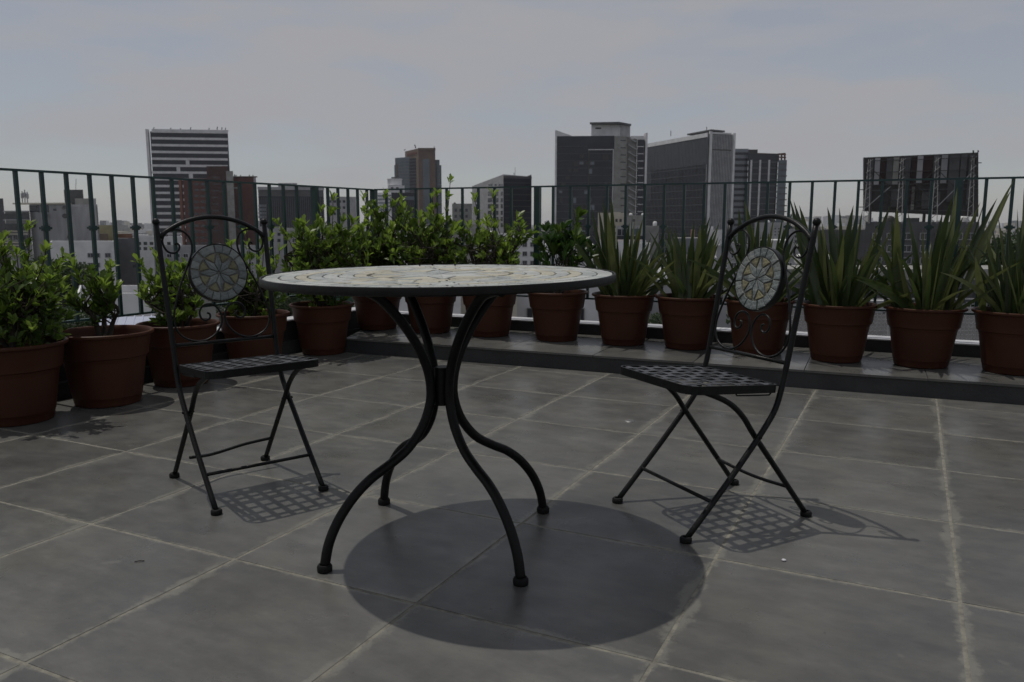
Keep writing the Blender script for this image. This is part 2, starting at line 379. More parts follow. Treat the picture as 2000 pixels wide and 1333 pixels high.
def shrink(poly, d):
    cx = sum(p[0] for p in poly)/len(poly); cy = sum(p[1] for p in poly)/len(poly)
    return [(x-(x-cx)/max(1e-4, sqrt((x-cx)**2+(y-cy)**2))*d, y-(y-cy)/max(1e-4, sqrt((x-cx)**2+(y-cy)**2))*d) for x, y in poly]

TC = Vector((-0.193, 2.188)); TR = 0.471; TZ = 0.753
tab = thing('bistro_table', 'round mosaic-topped table with four curved black iron legs between the chairs', 'table', (TC.x, TC.y, 0))
top = MB()
top.lathe([(0.0, -0.020), (TR-0.012, -0.020), (TR-0.003, -0.019), (TR, -0.016), (TR, -0.001), (TR-0.002, 0.0015), (TR-0.006, 0.0015), (TR-0.007, -0.004)], 96)
tt = top.build('table_top', M_ironT, tab, (0, 0, TZ), smooth=True, sharp=40); tt.rotation_euler = (0, radians(-0.45), radians(7))
MB().lathe([(0.0, -0.0045), (TR-0.0068, -0.0045)], 72).build('mortar_bed', M_mort, tt)
def table_ring(r0, r1, n, mats, ph, wj=0.12):
    cuts = sorted([(i + R.uniform(-wj, wj))/n*2*pi + ph for i in range(n)])
    for i in range(n):
        a0, a1 = cuts[i], cuts[(i+1) % n] + (2*pi if i == n-1 else 0)
        g0, g1 = 0.0022/((r0+r1)/2), 0.0022/((r0+r1)/2)
        stone(jit(ring_poly(r0+0.0018, r1-0.0018, a0+g0, a1-g1), 0.0011), 0.0, R.choice(mats), tt)
P_ = lambda r, t: (r*cos(t), r*sin(t))
pale, mixd = [M_t1, M_t2, M_t2], [M_t1, M_t2, M_t2, M_t3]
table_ring(0.422, 0.463, 44, pale, 0.0, .2)
table_ring(0.382, 0.421, 38, pale, 0.07, .2)
table_ring(0.350, 0.381, 34, [M_t3, M_t3, M_t2], 0.02, .2)
table_ring(0.312, 0.349, 32, pale, 0.05, .25)
table_ring(0.272, 0.311, 28, mixd, 0.01, .25)
table_ring(0.232, 0.271, 24, mixd, 0.04, .25)
table_ring(0.196, 0.231, 20, [M_t3, M_t3, M_t2, M_t1], 0.0, .22)
# eight-pointed star in the middle
for k in range(8):
    a = k*pi/4; da = pi/8
    for sg in (-1, 1):
        stone(shrink([P_(0.004, a), P_(0.095, a+sg*da), P_(0.188, a)], 0.0022), 0.0, R.choice(pale), tt)
    stone(shrink([P_(.100, a+da), P_(.188, a+.06), P_(.192, a+da), P_(.188, a+pi/4-.06)], .003), 0.0, M_t3, tt)
leg_prof = [(0.285, 0.724), (0.245, 0.722), (0.19, 0.700), (0.13, 0.640), (0.080, 0.570), (0.047, 0.500), (0.036, 0.440), (0.042, 0.390), (0.066, 0.335),
            (0.110, 0.284), (0.165, 0.250), (0.222, 0.221), (0.272, 0.182), (0.316, 0.130), (0.346, 0.072), (0.360, 0.013)]
lm_ = MB().tube(spline([(r, 0, z) for r, z in leg_prof], 5), 0.0132, 12).mesh('leg')
fm_ = MB().lathe([(0.0, 0.0005), (0.0185, 0.0005), (0.0195, 0.003), (0.0195, 0.014), (0.0165, 0.019), (0.013, 0.0195)], 20, (0.360, 0, 0)).mesh('foot_cap')
for k, a in enumerate((36.5, 126.8, 216.3, 306.6)):
    lg = link('leg', lm_, M_ironT, tab, (0, 0, 0), True); lg.rotation_euler = (0, 0, radians(a))
    link('foot_cap', fm_, M_rub, lg, None, True, 40)
MB().lathe([(0.0, 0.392), (0.0225, 0.392), (0.0225, 0.498), (0.0, 0.498)], 20).build('leg_clamp', M_ironT, tab, None, True, 40)

# ------------------------------------------------------------------ folding chairs
CH = dict(sf=(0.187, 0.243, 0.446), sr=(0.174, -0.092, 0.421))
def chair(label, x, y, a, loose_bar):
    """local axes: x to the sitter's right, y forward"""
    root = thing('folding_chair', label, 'chair', (x, y, 0), a - pi/2)
    up_l = sqrt(0.076**2 + 0.403**2); ud = Vector((0, -0.076, 0.403)) / up_l
    def bp(u, v, off=0.0):    # point in the plane of the back
        n = Vector((0, 0.403, 0.076)) / up_l
        return Vector((u, -0.114, 0.485)) + ud*v + n*off
    for s in (1, -1):
        path = [bp(s*0.185, 0.408), bp(s*0.181, 0.2), bp(s*0.177, 0.0), (s*0.177, -0.101, 0.425), (s*0.1775, -0.078, 0.355), (s*0.178, -0.040, 0.300), (s*0.179, 0.012, 0.240),
                (s*0.1795, 0.095, 0.148), (s*0.179, 0.226, 0.010)]
        lg = MB().tube(spline(path, 5), 0.0086, 10).build('front_leg', M_iron, root, None, True)
        MB().lathe([(0, 0.0004), (0.0165, 0.0004), (0.0172, 0.003), (0.0172, 0.012), (0.0140, 0.016), (0.008, 0.0165)], 18, (s*0.179, 0.229, 0)).build('foot_cap', M_rub, lg, None, True, 40)
        MB().ball(bp(s*0.1853, 0.414), 0.0125, 12).build('finial', M_iron, root, None, True)
        path = [(s*0.161, 0.215, 0.432), (s*0.161, 0.165, 0.420), (s*0.161, 0.085, 0.385), (s*0.161, 0.030, 0.340), (s*0.161, -0.018, 0.276), (s*0.163, -0.11, 0.160), (s*0.166, -0.228, 0.010)]
        lg = MB().tube(spline(path, 5), 0.0084, 10).build('rear_leg', M_iron, root, None, True)
        MB().lathe([(0, 0.0004), (0.0165, 0.0004), (0.0172, 0.003), (0.0172, 0.012), (0.0140, 0.016), (0.008, 0.0165)], 18, (s*0.166, -0.231, 0)).build('foot_cap', M_rub, lg, None, True, 40)
        MB().tube([(s*0.152, -0.018, 0.276), (s*0.190, -0.018, 0.276)], 0.0045, 8).build('pivot_bolt', M_iron, root, None, True, 40)
        # scroll work, one rod on each side
        rod = [(-.134, .337), (-.126, .341), (-.119, .333), (-.123, .319), (-.138, .309), (-.157, .313), (-.169, .331), (-.171, .355), (-.156, .378), (-.128, .388),
               (-.100, .380), (-.082, .358), (-.078, .328), (-.086, .296), (-.106, .252), (-.130, .200), (-.152, .140), (-.164, .092), (-.161, .055), (-.142, .026), (-.108, .009),
               (-.070, .008), (-.034, .026), (-.010, .058), (-.006, .090), (-.018, .117), (-.040, .130), (-.064, .126), (-.078, .108), (-.076, .086), (-.062, .076), (-.047, .082), (-.045, .096), (-.054, .101)]
        MB().tube(spline([bp(-s*u, v) for u, v in rod], 4), 0.0036, 7).build('scroll', M_iron, root, None, True)
    MB().tube(spline([bp(-.180, .362), bp(-.150, .386), bp(-.10, .412), bp(-.045, .427), bp(0, .431), bp(.045, .427), bp(.10, .412), bp(.15, .386), bp(.180, .362)], 4), 0.0078, 10).build('top_arch', M_iron, root, None, True)
    MB().tube([bp(-.177, 0), bp(.177, 0)], 0.0062, 8).build('back_crossbar', M_iron, root, None, True)
    MB().tube([(-.179, .140, .103), (.179, .140, .103)], 0.0058, 8).build('front_stretcher', M_iron, root, None, True)
    if loose_bar:   # one end has come off and hangs bent
        MB().tube(spline([(-.164, -.150, .104), (-.06, -.150, .098), (.035, -.146, .086), (.085, -.128, .088), (.150, -.095, .100)], 5), 0.0058, 8).build('rear_stretcher', M_iron, root, None, True)
    else:
        MB().tube(spline([(-.164, -.150, .104), (-.05, -.150, .096), (.05, -.150, .096), (.164, -.150, .104)], 5), 0.0055, 8).build('rear_stretcher', M_iron, root, None, True)
    # seat: flat rim and woven strips
    (xf, yf, zf), (xr, yr, zr) = CH['sf'], CH['sr']
    L = sqrt((yf-yr)**2 + (zf-zr)**2); tilt = atan2(zf-zr, yf-yr)
    def outline(d):
        pts = []; rad = 0.045 - d
        for cx, cy, a0 in ((xf-.045, L-.045, 0), (-xf+.045, L-.045, 90), (-xr+.02, .02, 180), (xr-.02, .02, 270)):
            rr = rad if cy > 0.1 else max(.004, .02-d)
            for i in range(6):
                t = radians(a0 + 18*i); pts.append((cx+rr*cos(t), cy+rr*sin(t)))
        return pts
    so, si = outline(0), outline(0.006); n = len(so)
    v = [(x_, y_, -.022) for x_, y_ in so] + [(x_, y_, 0.002) for x_, y_ in so] + [(x_, y_, 0.002) for x_, y_ in si] + [(x_, y_, -.022) for x_, y_ in si]
    f = [(i+k*n, (i+1) % n+k*n, (i+1) % n+((k+1) % 4)*n, i+((k+1) % 4)*n) for k in range(4) for i in range(n)]
    seat = MB().add(v, f).build('seat_frame', M_iron, root, (0, yr, zr)); seat.rotation_euler = (tilt, 0, 0)
    NX, NY, W = 7, 6, 0.0092
    def half(yy): return xr + (xf-xr)*yy/L - 0.004
    xs = [(-1 + 2*(i+0.75)/(NX+0.5))*(xf-.01) for i in range(NX)]; ys = [(j+0.72)/(NY+0.44)*L for j in range(NY)]
    def strip(pts, wdir):
        v = []
        for p in pts:
            for k, dz in ((-1, .0008), (1, .0008), (1, -.0008), (-1, -.0008)):
                v.append((p[0]+wdir[0]*k*W, p[1]+wdir[1]*k*W, p[2]+dz))
        f = [(i*4+k, i*4+(k+1) % 4, i*4+4+(k+1) % 4, i*4+4+k) for i in range(len(pts)-1) for k in range(4)]
        return MB().add(v, f)
    for i, x_ in enumerate(xs):
        e0 = 0.005; e1 = L-.005 if abs(x_) < xf-.05 else L-.012
        pts = [(x_, e0, 0)] + [(x_, y_, 0.0009 if (i+j) % 2 else -0.0009) for j, y_ in enumerate(ys)] + [(x_, e1, 0)]
        strip(pts, (1, 0)).build('seat_strip', M_strip, seat)
    for j, y_ in enumerate(ys):
        hw = half(y_) - (0.004 if y_ > L-.05 else 0)
        pts = [(-hw, y_, 0)] + [(x_, y_, -0.0009 if (i+j) % 2 else 0.0009) for i, x_ in enumerate(xs)] + [(hw, y_, 0)]
        strip(pts, (0, 1)).build('seat_strip', M_strip, seat)
    for s in (1, -1):
        MB().tube(spline([(s*.168, .155, -.020), (s*.168, .15, -.027), (s*.168, .14, -.029), (s*.168, .04, -.029), (s*.168, .028, -.027), (s*.168, .022, -.020)], 3), 0.0024, 6).build('seat_guide', M_iron, seat, None, True)
    # stone medallion in the back
    med = MB()
    MR = 0.1005
    med.lathe([(0.0, -.012), (MR-.002, -.012), (MR, -.010), (MR, .0105), (MR-.0022, .0112), (MR-.0032, .0085)], 48)
    md = med.build('medallion', M_iron, root, bp(0, .236), True, 40)
    nrm = Vector((0, 0.403, 0.076)).normalized(); md.rotation_euler = nrm.to_track_quat('Z', 'Y').to_euler()
    MB().lathe([(0.0, .0080), (MR-.003, .0080)], 40).build('mortar_bed', M_mort, md)
    n = 19
    for i in range(n):
        a0 = (i+R.uniform(-.1, .1))/n*2*pi; a1 = a0 + 2*pi/n
        stone(jit(ring_poly(.0695, .0960, a0+.014, a1-.014, 2), .0008), .0125, R.choice([M_st1, M_st1, M_st2]), md)
    for k in range(8):
        a0 = k*pi/4 + pi/8*0; P_ = lambda r, t: (r*cos(t), r*sin(t)); da = pi/8
        for sg in (-1, 1):
            stone(shrink([P_(.002, a0), P_(.034, a0+sg*da), P_(.0665, a0)], .0013), .0125, R.choice([M_st1, M_st2]), md)
        stone(shrink([P_(.036, a0+da), P_(.0665, a0+.10), P_(.0675, a0+da), P_(.0665, a0+pi/4-.10)], .0016), .0122, M_st3, md)
    return root
chair('black iron folding chair left of the table, stretcher hanging loose', -0.917, 2.676, radians(-50.83), True)
chair('black iron folding chair right of the table, turned towards it', 0.622, 2.4255, radians(204.8), False)

# ------------------------------------------------------------------ pots and plants
M_pot = mat('terracotta_plastic', (0.066, 0.025, 0.0135), 0.5, (0.050, 0.0185, 0.010), 5, spec=0.18, bump=0.08, bscale=40, rvar=0.08)
M_soil = mat('soil', (0.035, 0.024, 0.016), 1.0, (0.016, 0.011, 0.008), 40, bump=1.0, bscale=60)
PH = 0.335
pot_prof = [(0.0, 0.0), (0.132, 0.0), (0.138, 0.004), (0.1405, 0.012), (0.1455, 0.040), (0.1475, 0.042), (0.1725, 0.212), (0.1735, 0.219), (0.1815, 0.222), (0.1850, 0.226), (0.1855, 0.232), (0.1865, 0.238), (0.1900, 0.262),
            (0.1908, 0.264), (0.1928, 0.283), (0.1936, 0.285), (0.1965, 0.312), (0.1985, 0.316), (0.2080, 0.3175), (0.2130, 0.321), (0.2145, 0.326), (0.2130, 0.332), (0.2080, 0.335), (0.2020, 0.334), (0.1975, 0.329), (0.1950, 0.312), (0.1780, 0.222), (0.1700, 0.20)]
pot_mesh = MB().lathe(pot_prof, 56).mesh('pot_body')
soil_v = MB()
for i in range(7):
    pass
def soil_mesh():
    m_ = MB(); rs = [0.0005, .05, .1, .14, .176]; nn = 18
    v = [(r*cos(2*pi*k/nn), r*sin(2*pi*k/nn), 0.268 + R.uniform(-.008, .008) if r < .17 else 0.262) for r in rs for k in range(nn)]
    f = [(i*nn+k, i*nn+(k+1) % nn, (i+1)*nn+(k+1) % nn, (i+1)*nn+k) for i in range(len(rs)-1) for k in range(nn)]
    return m_.add(v, f).mesh('soil')
SOIL = soil_mesh()
def pot(label, x, y, z, sc=1.0):
    o = thing('flower_pot', label, 'pot', (x, y, z), R.uniform(0, 6), 'terracotta coloured pots along the railing')
    o.scale = (sc, sc, sc)
    link('pot_body', pot_mesh, M_pot, o, None, True, 35)
    link('soil', SOIL, M_soil, o)
    return o

M_bark = mat('bark', (0.050, 0.038, 0.028), 0.9, (0.022, 0.017, 0.013), 30, bump=0.6, bscale=90)
def leaf_mat(name, c1, c2, tr=0.42, rough=0.38):
    return mat(name, c1, rough, c2, 7.0, spec=0.5, trans=tr, lo=0.38, hi=0.62, detail=2)
M_leafA = leaf_mat('shrub_leaf_old', (0.062, 0.108, 0.016), (0.100, 0.160, 0.026), 0.48)
M_leafB = leaf_mat('shrub_leaf_young', (0.155, 0.245, 0.032), (0.235, 0.330, 0.052), 0.58)
M_leafC = leaf_mat('dark_glossy_leaf', (0.026, 0.060, 0.012), (0.042, 0.085, 0.018), 0.35, 0.28)
def leaf_quad(m_, base, d, nrm, L, W, mi, curl):
    """an obovate leaf of two folded halves"""
    d = d.normalized(); s = d.cross(nrm).normalized(); n = s.cross(d).normalized()
    pts = [base, base+d*L*0.35+s*W*0.36+n*W*0.14, base+d*L*0.72+s*W*0.5+n*W*0.16+n*curl*L*0.5, base+d*L+n*curl*L,
           base+d*L*0.72-s*W*0.5+n*W*0.16+n*curl*L*0.5, base+d*L*0.35-s*W*0.36+n*W*0.14, base+d*L*0.55+n*curl*L*0.25]
    m_.add(pts, [(0, 1, 6), (1, 2, 6), (2, 3, 6), (3, 4, 6), (4, 5, 6), (5, 0, 6)], mi)
def rvec(rg): 
    while True:
        v = Vector((rg.uniform(-1, 1), rg.uniform(-1, 1), rg.uniform(-1, 1)))
        if 0.05 < v.length < 1: return v.normalized()
def shrub(label, x, y, z, cr, hgt, nst, ntip, seed, young=0.35, lsz=0.050, mats=None, lean=(0, 0), shoots=(), trunk=0.012, low=0.25):
    """multi-stemmed bush: stems fork to tips, each tip carries whorls of leaves"""
    rg = random.Random(seed)
    root = thing('potted_shrub', label, 'shrub', (x, y, z), 0, 'leafy shrubs in pots')
    wood, fol = MB(), MB()
    tips = []
    for i in range(nst):
        a = 2*pi*i/nst + rg.uniform(-.6, .6); b0 = Vector((rg.uniform(-.02, .02), rg.uniform(-.02, .02), -0.02))
        rr = cr*rg.uniform(.30, .62); top_ = Vector((rr*cos(a)+lean[0]*.6, rr*sin(a)+lean[1]*.6, hgt*rg.uniform(.42, .66)))
        mid = b0.lerp(top_, .5) + Vector((rg.uniform(-.03, .03), rg.uniform(-.03, .03), .03))
        P_ = spline([b0, mid, top_], 4); wood.tube(P_, [trunk*(1-.6*k/(len(P_)-1)) for k in range(len(P_))], 6)
        tips.append((mid, top_, P_))
    done = 0
    def whorl(p, d, big, yng):
        k = rg.randint(6, 9); mi = 1 if rg.random() < yng else 0
        if abs(d.z) > .97: d = d + Vector((.15, .1, 0)); d.normalize()
        u = d.cross(Vector((0, 0, 1))).normalized(); w = d.cross(u)
        for j in range(k):
            t = 2*pi*j/k + rg.uniform(-.4, .4); back = rg.uniform(0, .045)*big
            ld = (d*rg.uniform(.55, 1.25) + (u*cos(t)+w*sin(t))*rg.uniform(.55, .95)).normalized()
            L = lsz*big*rg.uniform(.7, 1.25)
            leaf_quad(fol, p - d*back, ld, (d - ld*d.dot(ld)), L, L*rg.uniform(.36, .46), mi, rg.uniform(-.1, .18))
    while done < ntip:
        mid, tp, P_ = rg.choice(tips); st = P_[rg.randint(len(P_)//2, len(P_)-1)]
        # target point in the crown volume: an uneven ellipsoid with lobes
        v = rvec(rg); rad = rg.random()**0.42
        lob = 0.78 + 0.30*sin(3*atan2(v.y, v.x)+seed) * (0.6) + 0.16*sin(5*v.z+seed*1.7)
        tgt = Vector((v.x*cr*rad*lob + lean[0], v.y*cr*rad*lob*0.9 + lean[1], hgt*(low + (1-low)*(.5+.5*v.z*rad*(.9+.2*lob)))))
        if (tgt-st).length > cr*1.15: continue
        m2 = st.lerp(tgt, .5) + Vector((rg.uniform(-.02, .02), rg.uniform(-.02, .02), rg.uniform(-.03, .015)))
        path = spline([st, m2, tgt], 3); wood.tube(path, [.0042, .0038, .0034, .003, .0026, .0022, .0018][:len(path)], 5)
        d = ((tgt-m2).normalized()*.6 + Vector((0, 0, .75))).normalized()
        up = (tgt.z/hgt)
        whorl(tgt, d, rg.uniform(.8, 1.1), young*(0.35+1.0*up))
        if rg.random() < .65:
            whorl(m2.lerp(tgt, .45), ((tgt-m2).normalized()+Vector((0, 0, .3))).normalized(), rg.uniform(.75, 1.0), young*.3)
        done += 1
    for (sx, sy, sz) in shoots:         # long shoots that stand above the crown
        st = Vector((sx*.6, sy*.6, hgt*.6)); tgt = Vector((sx, sy, sz))
        path = spline([st, st.lerp(tgt, .5)+Vector((.01, 0, 0)), tgt], 4); wood.tube(path, .0024, 5)
        d = (tgt-st).normalized()
        whorl(tgt, d, 1.0, 1.0); whorl(st.lerp(tgt, .72), d, .8, .8)
        if rg.random() < .7: whorl(st.lerp(tgt, .5), d, .75, .5)
    wood.build('branches', M_bark, root, None, True)
    stuff(fol.build('foliage', mats or [M_leafA, M_leafB], root))
    return root
SZ = 0.262
# left row, on the floor
PL = [(-2.254, 3.587), (-2.018, 3.951), (-1.846, 4.434), (-1.587, 4.925), (-1.299, 5.494)]
lab = ['terracotta pot cut by the left picture edge, nearest of the left row', 'terracotta pot holding a thin young shrub with a bare forked trunk',
       'terracotta pot behind the left chair backrest, partly seen through its scrolls', 'terracotta pot between the left chair and the table, last but one of the floor row',
       'terracotta pot on the floor in front of the platform corner']
for (x, y), t in zip(PL, lab): pot(t, x, y, 0.0, 1.08 if y < 4.1 else 1.02)
PR = [(-1.009, 6.02), (-0.59, 5.83), (-0.159, 5.651), (0.303, 5.435), (0.732, 5.256), (1.117, 5.087), (1.494, 4.853), (1.880, 4.622), (2.280, 4.44), (2.668, 4.242)]
lab = ['terracotta pot on the platform nearest the railing corner, under the table rim', 'terracotta pot behind the table legs, second on the platform from the railing corner',
       'terracotta pot seen right of the table legs below the table rim', 'terracotta pot with a dark glossy shrub under the right end of the table',
       'terracotta pot of sword leaves just right of the table', 'terracotta pot of sword leaves between the table and the right chair',
       'terracotta pot of sword leaves behind the right chair medallion', 'terracotta pot of sword leaves right beside the right chair backrest',
       'terracotta pot of sword leaves below the billboard', 'terracotta pot cut by the right picture edge']
for (x, y), t in zip(PR, lab): pot(t, x, y, Z_PL + 0.001, 0.985)

def sh(i, row): 
    x, y = row[i]; return x, y, (SZ*(1.08 if y < 4.1 else 1.02) if row is PL else Z_PL+SZ*.985)
shrub('large dense light green shrub at the left picture edge', *sh(0, PL), 0.33, 0.52, 7, 200, 3, .55, .050, lean=(0.03, 0), low=.08, shoots=[(.12, .02, .60), (-.02, .05, .54), (.27, 0, .46), (.2, .0, .50)])
shrub('sparse young shrub with a thick bare forked trunk', *sh(1, PL), 0.20, 0.40, 3, 30, 8, .35, .056, trunk=.017, low=.34, shoots=[(-.13, .0, .42), (.06, .0, .40)])
shrub('bushy shrub with upright tips beside the left chair upright', *sh(2, PL), 0.25, 0.41, 6, 90, 5, .6, .052, lean=(-.04, 0), low=.10, shoots=[(-.2, 0, .42), (-.1, .0, .46), (.16, .0, .44)])
shrub('yellow-green shrub rising behind the left chair medallion', *sh(3, PL), 0.27, 0.43, 6, 105, 21, .85, .050, low=.08, shoots=[(-.02, 0, .58), (-.12, .0, .50), (.08, 0, .52), (.18, .0, .46), (.13, 0, .54)])
shrub('broad deep green shrub left of the railing corner above the table', *sh(4, PL), 0.42, 0.68, 8, 240, 13, .45, .057, lean=(.04, .0), low=.04, shoots=[(.10, 0, .80), (-.28, .0, .62), (.02, 0, .72)])
shrub('dense green shrub directly before the railing corner post', *sh(0, PR), 0.38, 0.68, 7, 180, 34, .5, .056, lean=(.04, 0), low=.1, shoots=[(-.08, 0, .72), (.2, 0, .70), (.08, 0, .74)])
shrub('green shrub below the brown glass tower, with one tall shoot over the rail', *sh(1, PR), 0.39, 0.66, 7, 175, 41, .5, .056, low=.1, shoots=[(.15, .05, .84), (.06, 0, .74), (.02, .03, .72), (-.18, 0, .64)])
shrub('loose open shrub with bright tips below the slanted roof office', *sh(2, PR), 0.39, 0.60, 8, 100, 55, .65, .057, low=.12, shoots=[(-.1, 0, .70), (.03, 0, .73), (.2, 0, .58), (.30, 0, .46)])
shrub('dark glossy open shrub with crooked branches beside the tall sword leaves', *sh(3, PR), 0.33, 0.52, 4, 30, 62, .12, .082, mats=[M_leafC, M_leafA], low=.40, lean=(.07, 0), trunk=.011, shoots=[(.14, 0, .57), (.02, .05, .48), (-.12, .05, .40)])

# sword-leaved plants: every blade is a leaf of its own
M_fx = [leaf_mat('sword_leaf_%d' % k, a, b, .30, .36) for k, (a, b) in enumerate([((.042, .064, .020), (.062, .088, .026)), ((.030, .048, .017), (.046, .068, .023)), ((.090, .112, .036), (.130, .150, .050))])]
M_fxy = leaf_mat('yellowed_sword_leaf', (.12, .12, .02), (.07, .095, .022), .3, .4)
def blade(parent, b, tip, W, m, bend, twist, rg, name='leaf'):
    n = 9; d = tip-b; L = d.length; side = Vector((-d.y, d.x, 0))
    if side.length < 1e-3: side = Vector((1, 0, 0))
    side.normalize(); v = []
    face = Vector((cos(twist), sin(twist), 0)); hor = Vector((d.x, d.y, 0))
    for i in range(n+1):
        t = i/n
        p = b + Vector((d.x*t**(1+bend), d.y*t**(1+bend), d.z*(1-(1-t)**(1+bend*.5)) if bend > 0 else d.z*t))
        dp = (d.normalized()); s = face - dp*face.dot(dp); s.normalize(); nn = s.cross(dp)
        w = W*(.62 + .38*min(1, t/.35)) * (1 if t < .5 else max(0.012, 1-((t-.5)/.5)**1.7))*.5
        fold = .45*(1-.55*t)
        v += [p + s*w + nn*w*fold, p - nn*w*.06, p - s*w + nn*w*fold]
    f = []
    for i in range(n):
        f += [(3*i, 3*i+1, 3*i+4, 3*i+3), (3*i+1, 3*i+2, 3*i+5, 3*i+4)]
    return MB().add(v, f).build(name, m, parent, None, True)
def flax(label, x, y, z, tips, filler, seed, yellow=()):
    rg = random.Random(seed)
    root = thing('sword_leaf_plant', label, 'plant', (x, y, z), 0, 'sword-leaved plants in pots')
    o = Vector((x, y, z))
    for k, (px, py) in enumerate(tips):
        dy = rg.uniform(-.14, .12); tp = pt(px, py, y+dy) - o
        bx = max(-.10, min(.10, tp.x*.35 + rg.uniform(-.03, .03)))
        b = Vector((bx*1.2, rg.uniform(-.10, .10), -.012))
        m = M_fxy if k in yellow else rg.choice(M_fx)
        blade(root, b, tp, rg.uniform(.030, .047), m, rg.uniform(0.02, .28), rg.uniform(-.7, .7), rg)
    for k in range(filler):
        a = rg.uniform(0, 2*pi); r = rg.uniform(.08, .46); h = rg.uniform(.20, .56)*(1.25-r*1.3)
        b = Vector((cos(a)*rg.uniform(.01, .10), sin(a)*rg.uniform(.01, .10), -.012))
        blade(root, b, Vector((cos(a)*r, sin(a)*r, h)), rg.uniform(.018, .034), rg.choice(M_fx), rg.uniform(0, .7), rg.uniform(-1.2, 1.2), rg)
    for k in range(11):     # long arching outer blades
        a = rg.uniform(0, 2*pi); r = rg.uniform(.28, .52); h = rg.uniform(.30, .55)
        b = Vector((cos(a)*rg.uniform(.03, .11), sin(a)*rg.uniform(.03, .11), -.012))
        if sin(a)*r < -.34: continue
        blade(root, b, Vector((cos(a)*r, sin(a)*r, h*(1.2-r))), rg.uniform(.026, .042), rg.choice(M_fx), rg.uniform(.1, .6), rg.uniform(-1.0, 1.0), rg)
    for k in range(12):     # tall inner blades
        a = rg.uniform(0, 2*pi); r = rg.uniform(.08, .30); h = rg.uniform(.40, .62)
        b = Vector((cos(a)*rg.uniform(.01, .09), sin(a)*rg.uniform(.01, .09), -.012))
        blade(root, b, Vector((cos(a)*r, sin(a)*r, h*(1.1-r))), rg.uniform(.022, .036), rg.choice(M_fx), rg.uniform(0, .35), rg.uniform(-1.3, 1.3), rg)
    return root
FX = [
 ('sword-leaved plant with a tall upright tuft beside the table', [(1154,400),(1169,407),(1177,386),(1194,384),(1186,410),(1120,457),(1189,484),(1207,472),(1229,436),(1256,427),(1228,473),(1292,469),(1300,449),(1246,470),(1270,500),(1215,500),(1312,540)], 30, (9,)),
 ('shorter sword-leaved plant between the table and the right chair', [(1316,447),(1337,448),(1356,432),(1380,415),(1368,439),(1322,485),(1301,482),(1404,474),(1397,456),(1332,474),(1387,422),(1290,500),(1416,500),(1345,480)], 30, ()),
 ('sword-leaved plant behind the right chair backrest', [(1443,408),(1454,392),(1460,402),(1483,414),(1512,424),(1548,414),(1532,444),(1425,440),(1560,470),(1470,440),(1500,455)], 26, ()),
 ('wide sword-leaved plant right beside the right chair upright', [(1542,385),(1550,392),(1561,401),(1616,405),(1639,405),(1633,447),(1667,401),(1685,408),(1672,420),(1743,392),(1600,470),(1720,430),(1650,470),(1570,480)], 30, ()),
 ('large sword-leaved plant in front of the billboard', [(1772,411),(1751,405),(1741,425),(1802,447),(1870,366),(1862,380),(1841,414),(1928,379),(1948,387),(1915,395),(1982,349),(1975,372),(1850,440),(1720,470),(1960,400),(1895,430)], 26, (12,)),
 ('sword-leaved plant at the right picture edge', [(2000,367),(1987,408),(1928,460),(2003,447),(2040,380),(2070,410),(1950,470),(2020,440),(1905,500),(2090,450)], 26, ()),
]
for k, (t, tips, fil, yl) in enumerate(FX):
    x, y = PR[4+k]; flax(t, x, y, Z_PL+SZ*.985, tips, fil, 70+k, yl)

# small things lying on the floor
p = onz(1230, 823); dcap = MB().lathe([(0.0, .0035), (.012, .0045), (.020, .004), (.024, .0012), (.025, .0004)], 24).build('drain_cap', M_zinc, None, (p.x, p.y, .0002), True)
tag(dcap, 'small round metal cap set in the floor near the right chair', 'drain cap')
p = onz(1531, 1096); pb = MB().lathe([(.0005, .0), (.005, .0006), (.0065, .0022), (.005, .0042), (.0005, .005)], 10).build('pebble', M_flash, None, (p.x, p.y, .0004), True)
tag(pb, 'tiny white pebble on the floor in front of the right chair', 'pebble')
p = onz(272, 1098); tw = MB().tube([(-.011, -.003, .0022), (0, .001, .003), (.012, .003, .002)], .0013, 6).build('twig', M_bark, None, (p.x, p.y, .0), True)
tag(tw, 'tiny dark twig lying on a floor tile at left', 'twig')

# ------------------------------------------------------------------ the city below and behind
GZ = -26.0
def wmat(name, c, c2=None, rough=.85, sc=.35, **k): return mat(name, c, rough, c2, sc, **k)
W_white = wmat('white_wall', (.72, .72, .73), (.58, .58, .59))
W_grey = wmat('grey_wall', (.40, .40, .41), (.30, .30, .31))
W_dgrey = wmat('dark_grey_wall', (.115, .115, .12), (.08, .08, .085))
W_stain = wmat('stained_wall', (.36, .36, .37), (.23, .23, .235), stretch=(1, 1, .25))
W_conc = wmat('raw_concrete', (.32, .315, .30), (.22, .217, .205))
W_cream = wmat('cream_wall', (.58, .54, .45), (.46, .42, .35))
W_yellow = wmat('yellow_wall', (.36, .32, .18), (.28, .25, .14))
W_brown = wmat('brown_wall', (.17, .13, .095), (.12, .09, .065))
W_terra = wmat('terracotta_wall', (.26, .125, .075), (.19, .09, .055))
W_brick = wmat('red_brick_wall', (.135, .046, .038), (.100, .034, .029))
W_bricko = wmat('orange_brick_wall', (.21, .085, .055), (.15, .06, .04))
W_brickd = wmat('dark_brick_wall', (.070, .030, .028), (.050, .022, .020))
W_core = wmat('tan_stone_wall', (.16, .115, .090), (.12, .088, .070))
W_pink = wmat('pink_wall', (.42, .25, .20), (.36, .21, .17))
W_roof = wmat('grey_roof', (.23, .225, .22), (.14, .14, .14))
W_red = wmat('red_roof', (.24, .11, .075), (.17, .08, .06))
G_dark = mat('dark_glass', (.016, .018, .027), .25, (.030, .033, .046), .12, spec=.35)
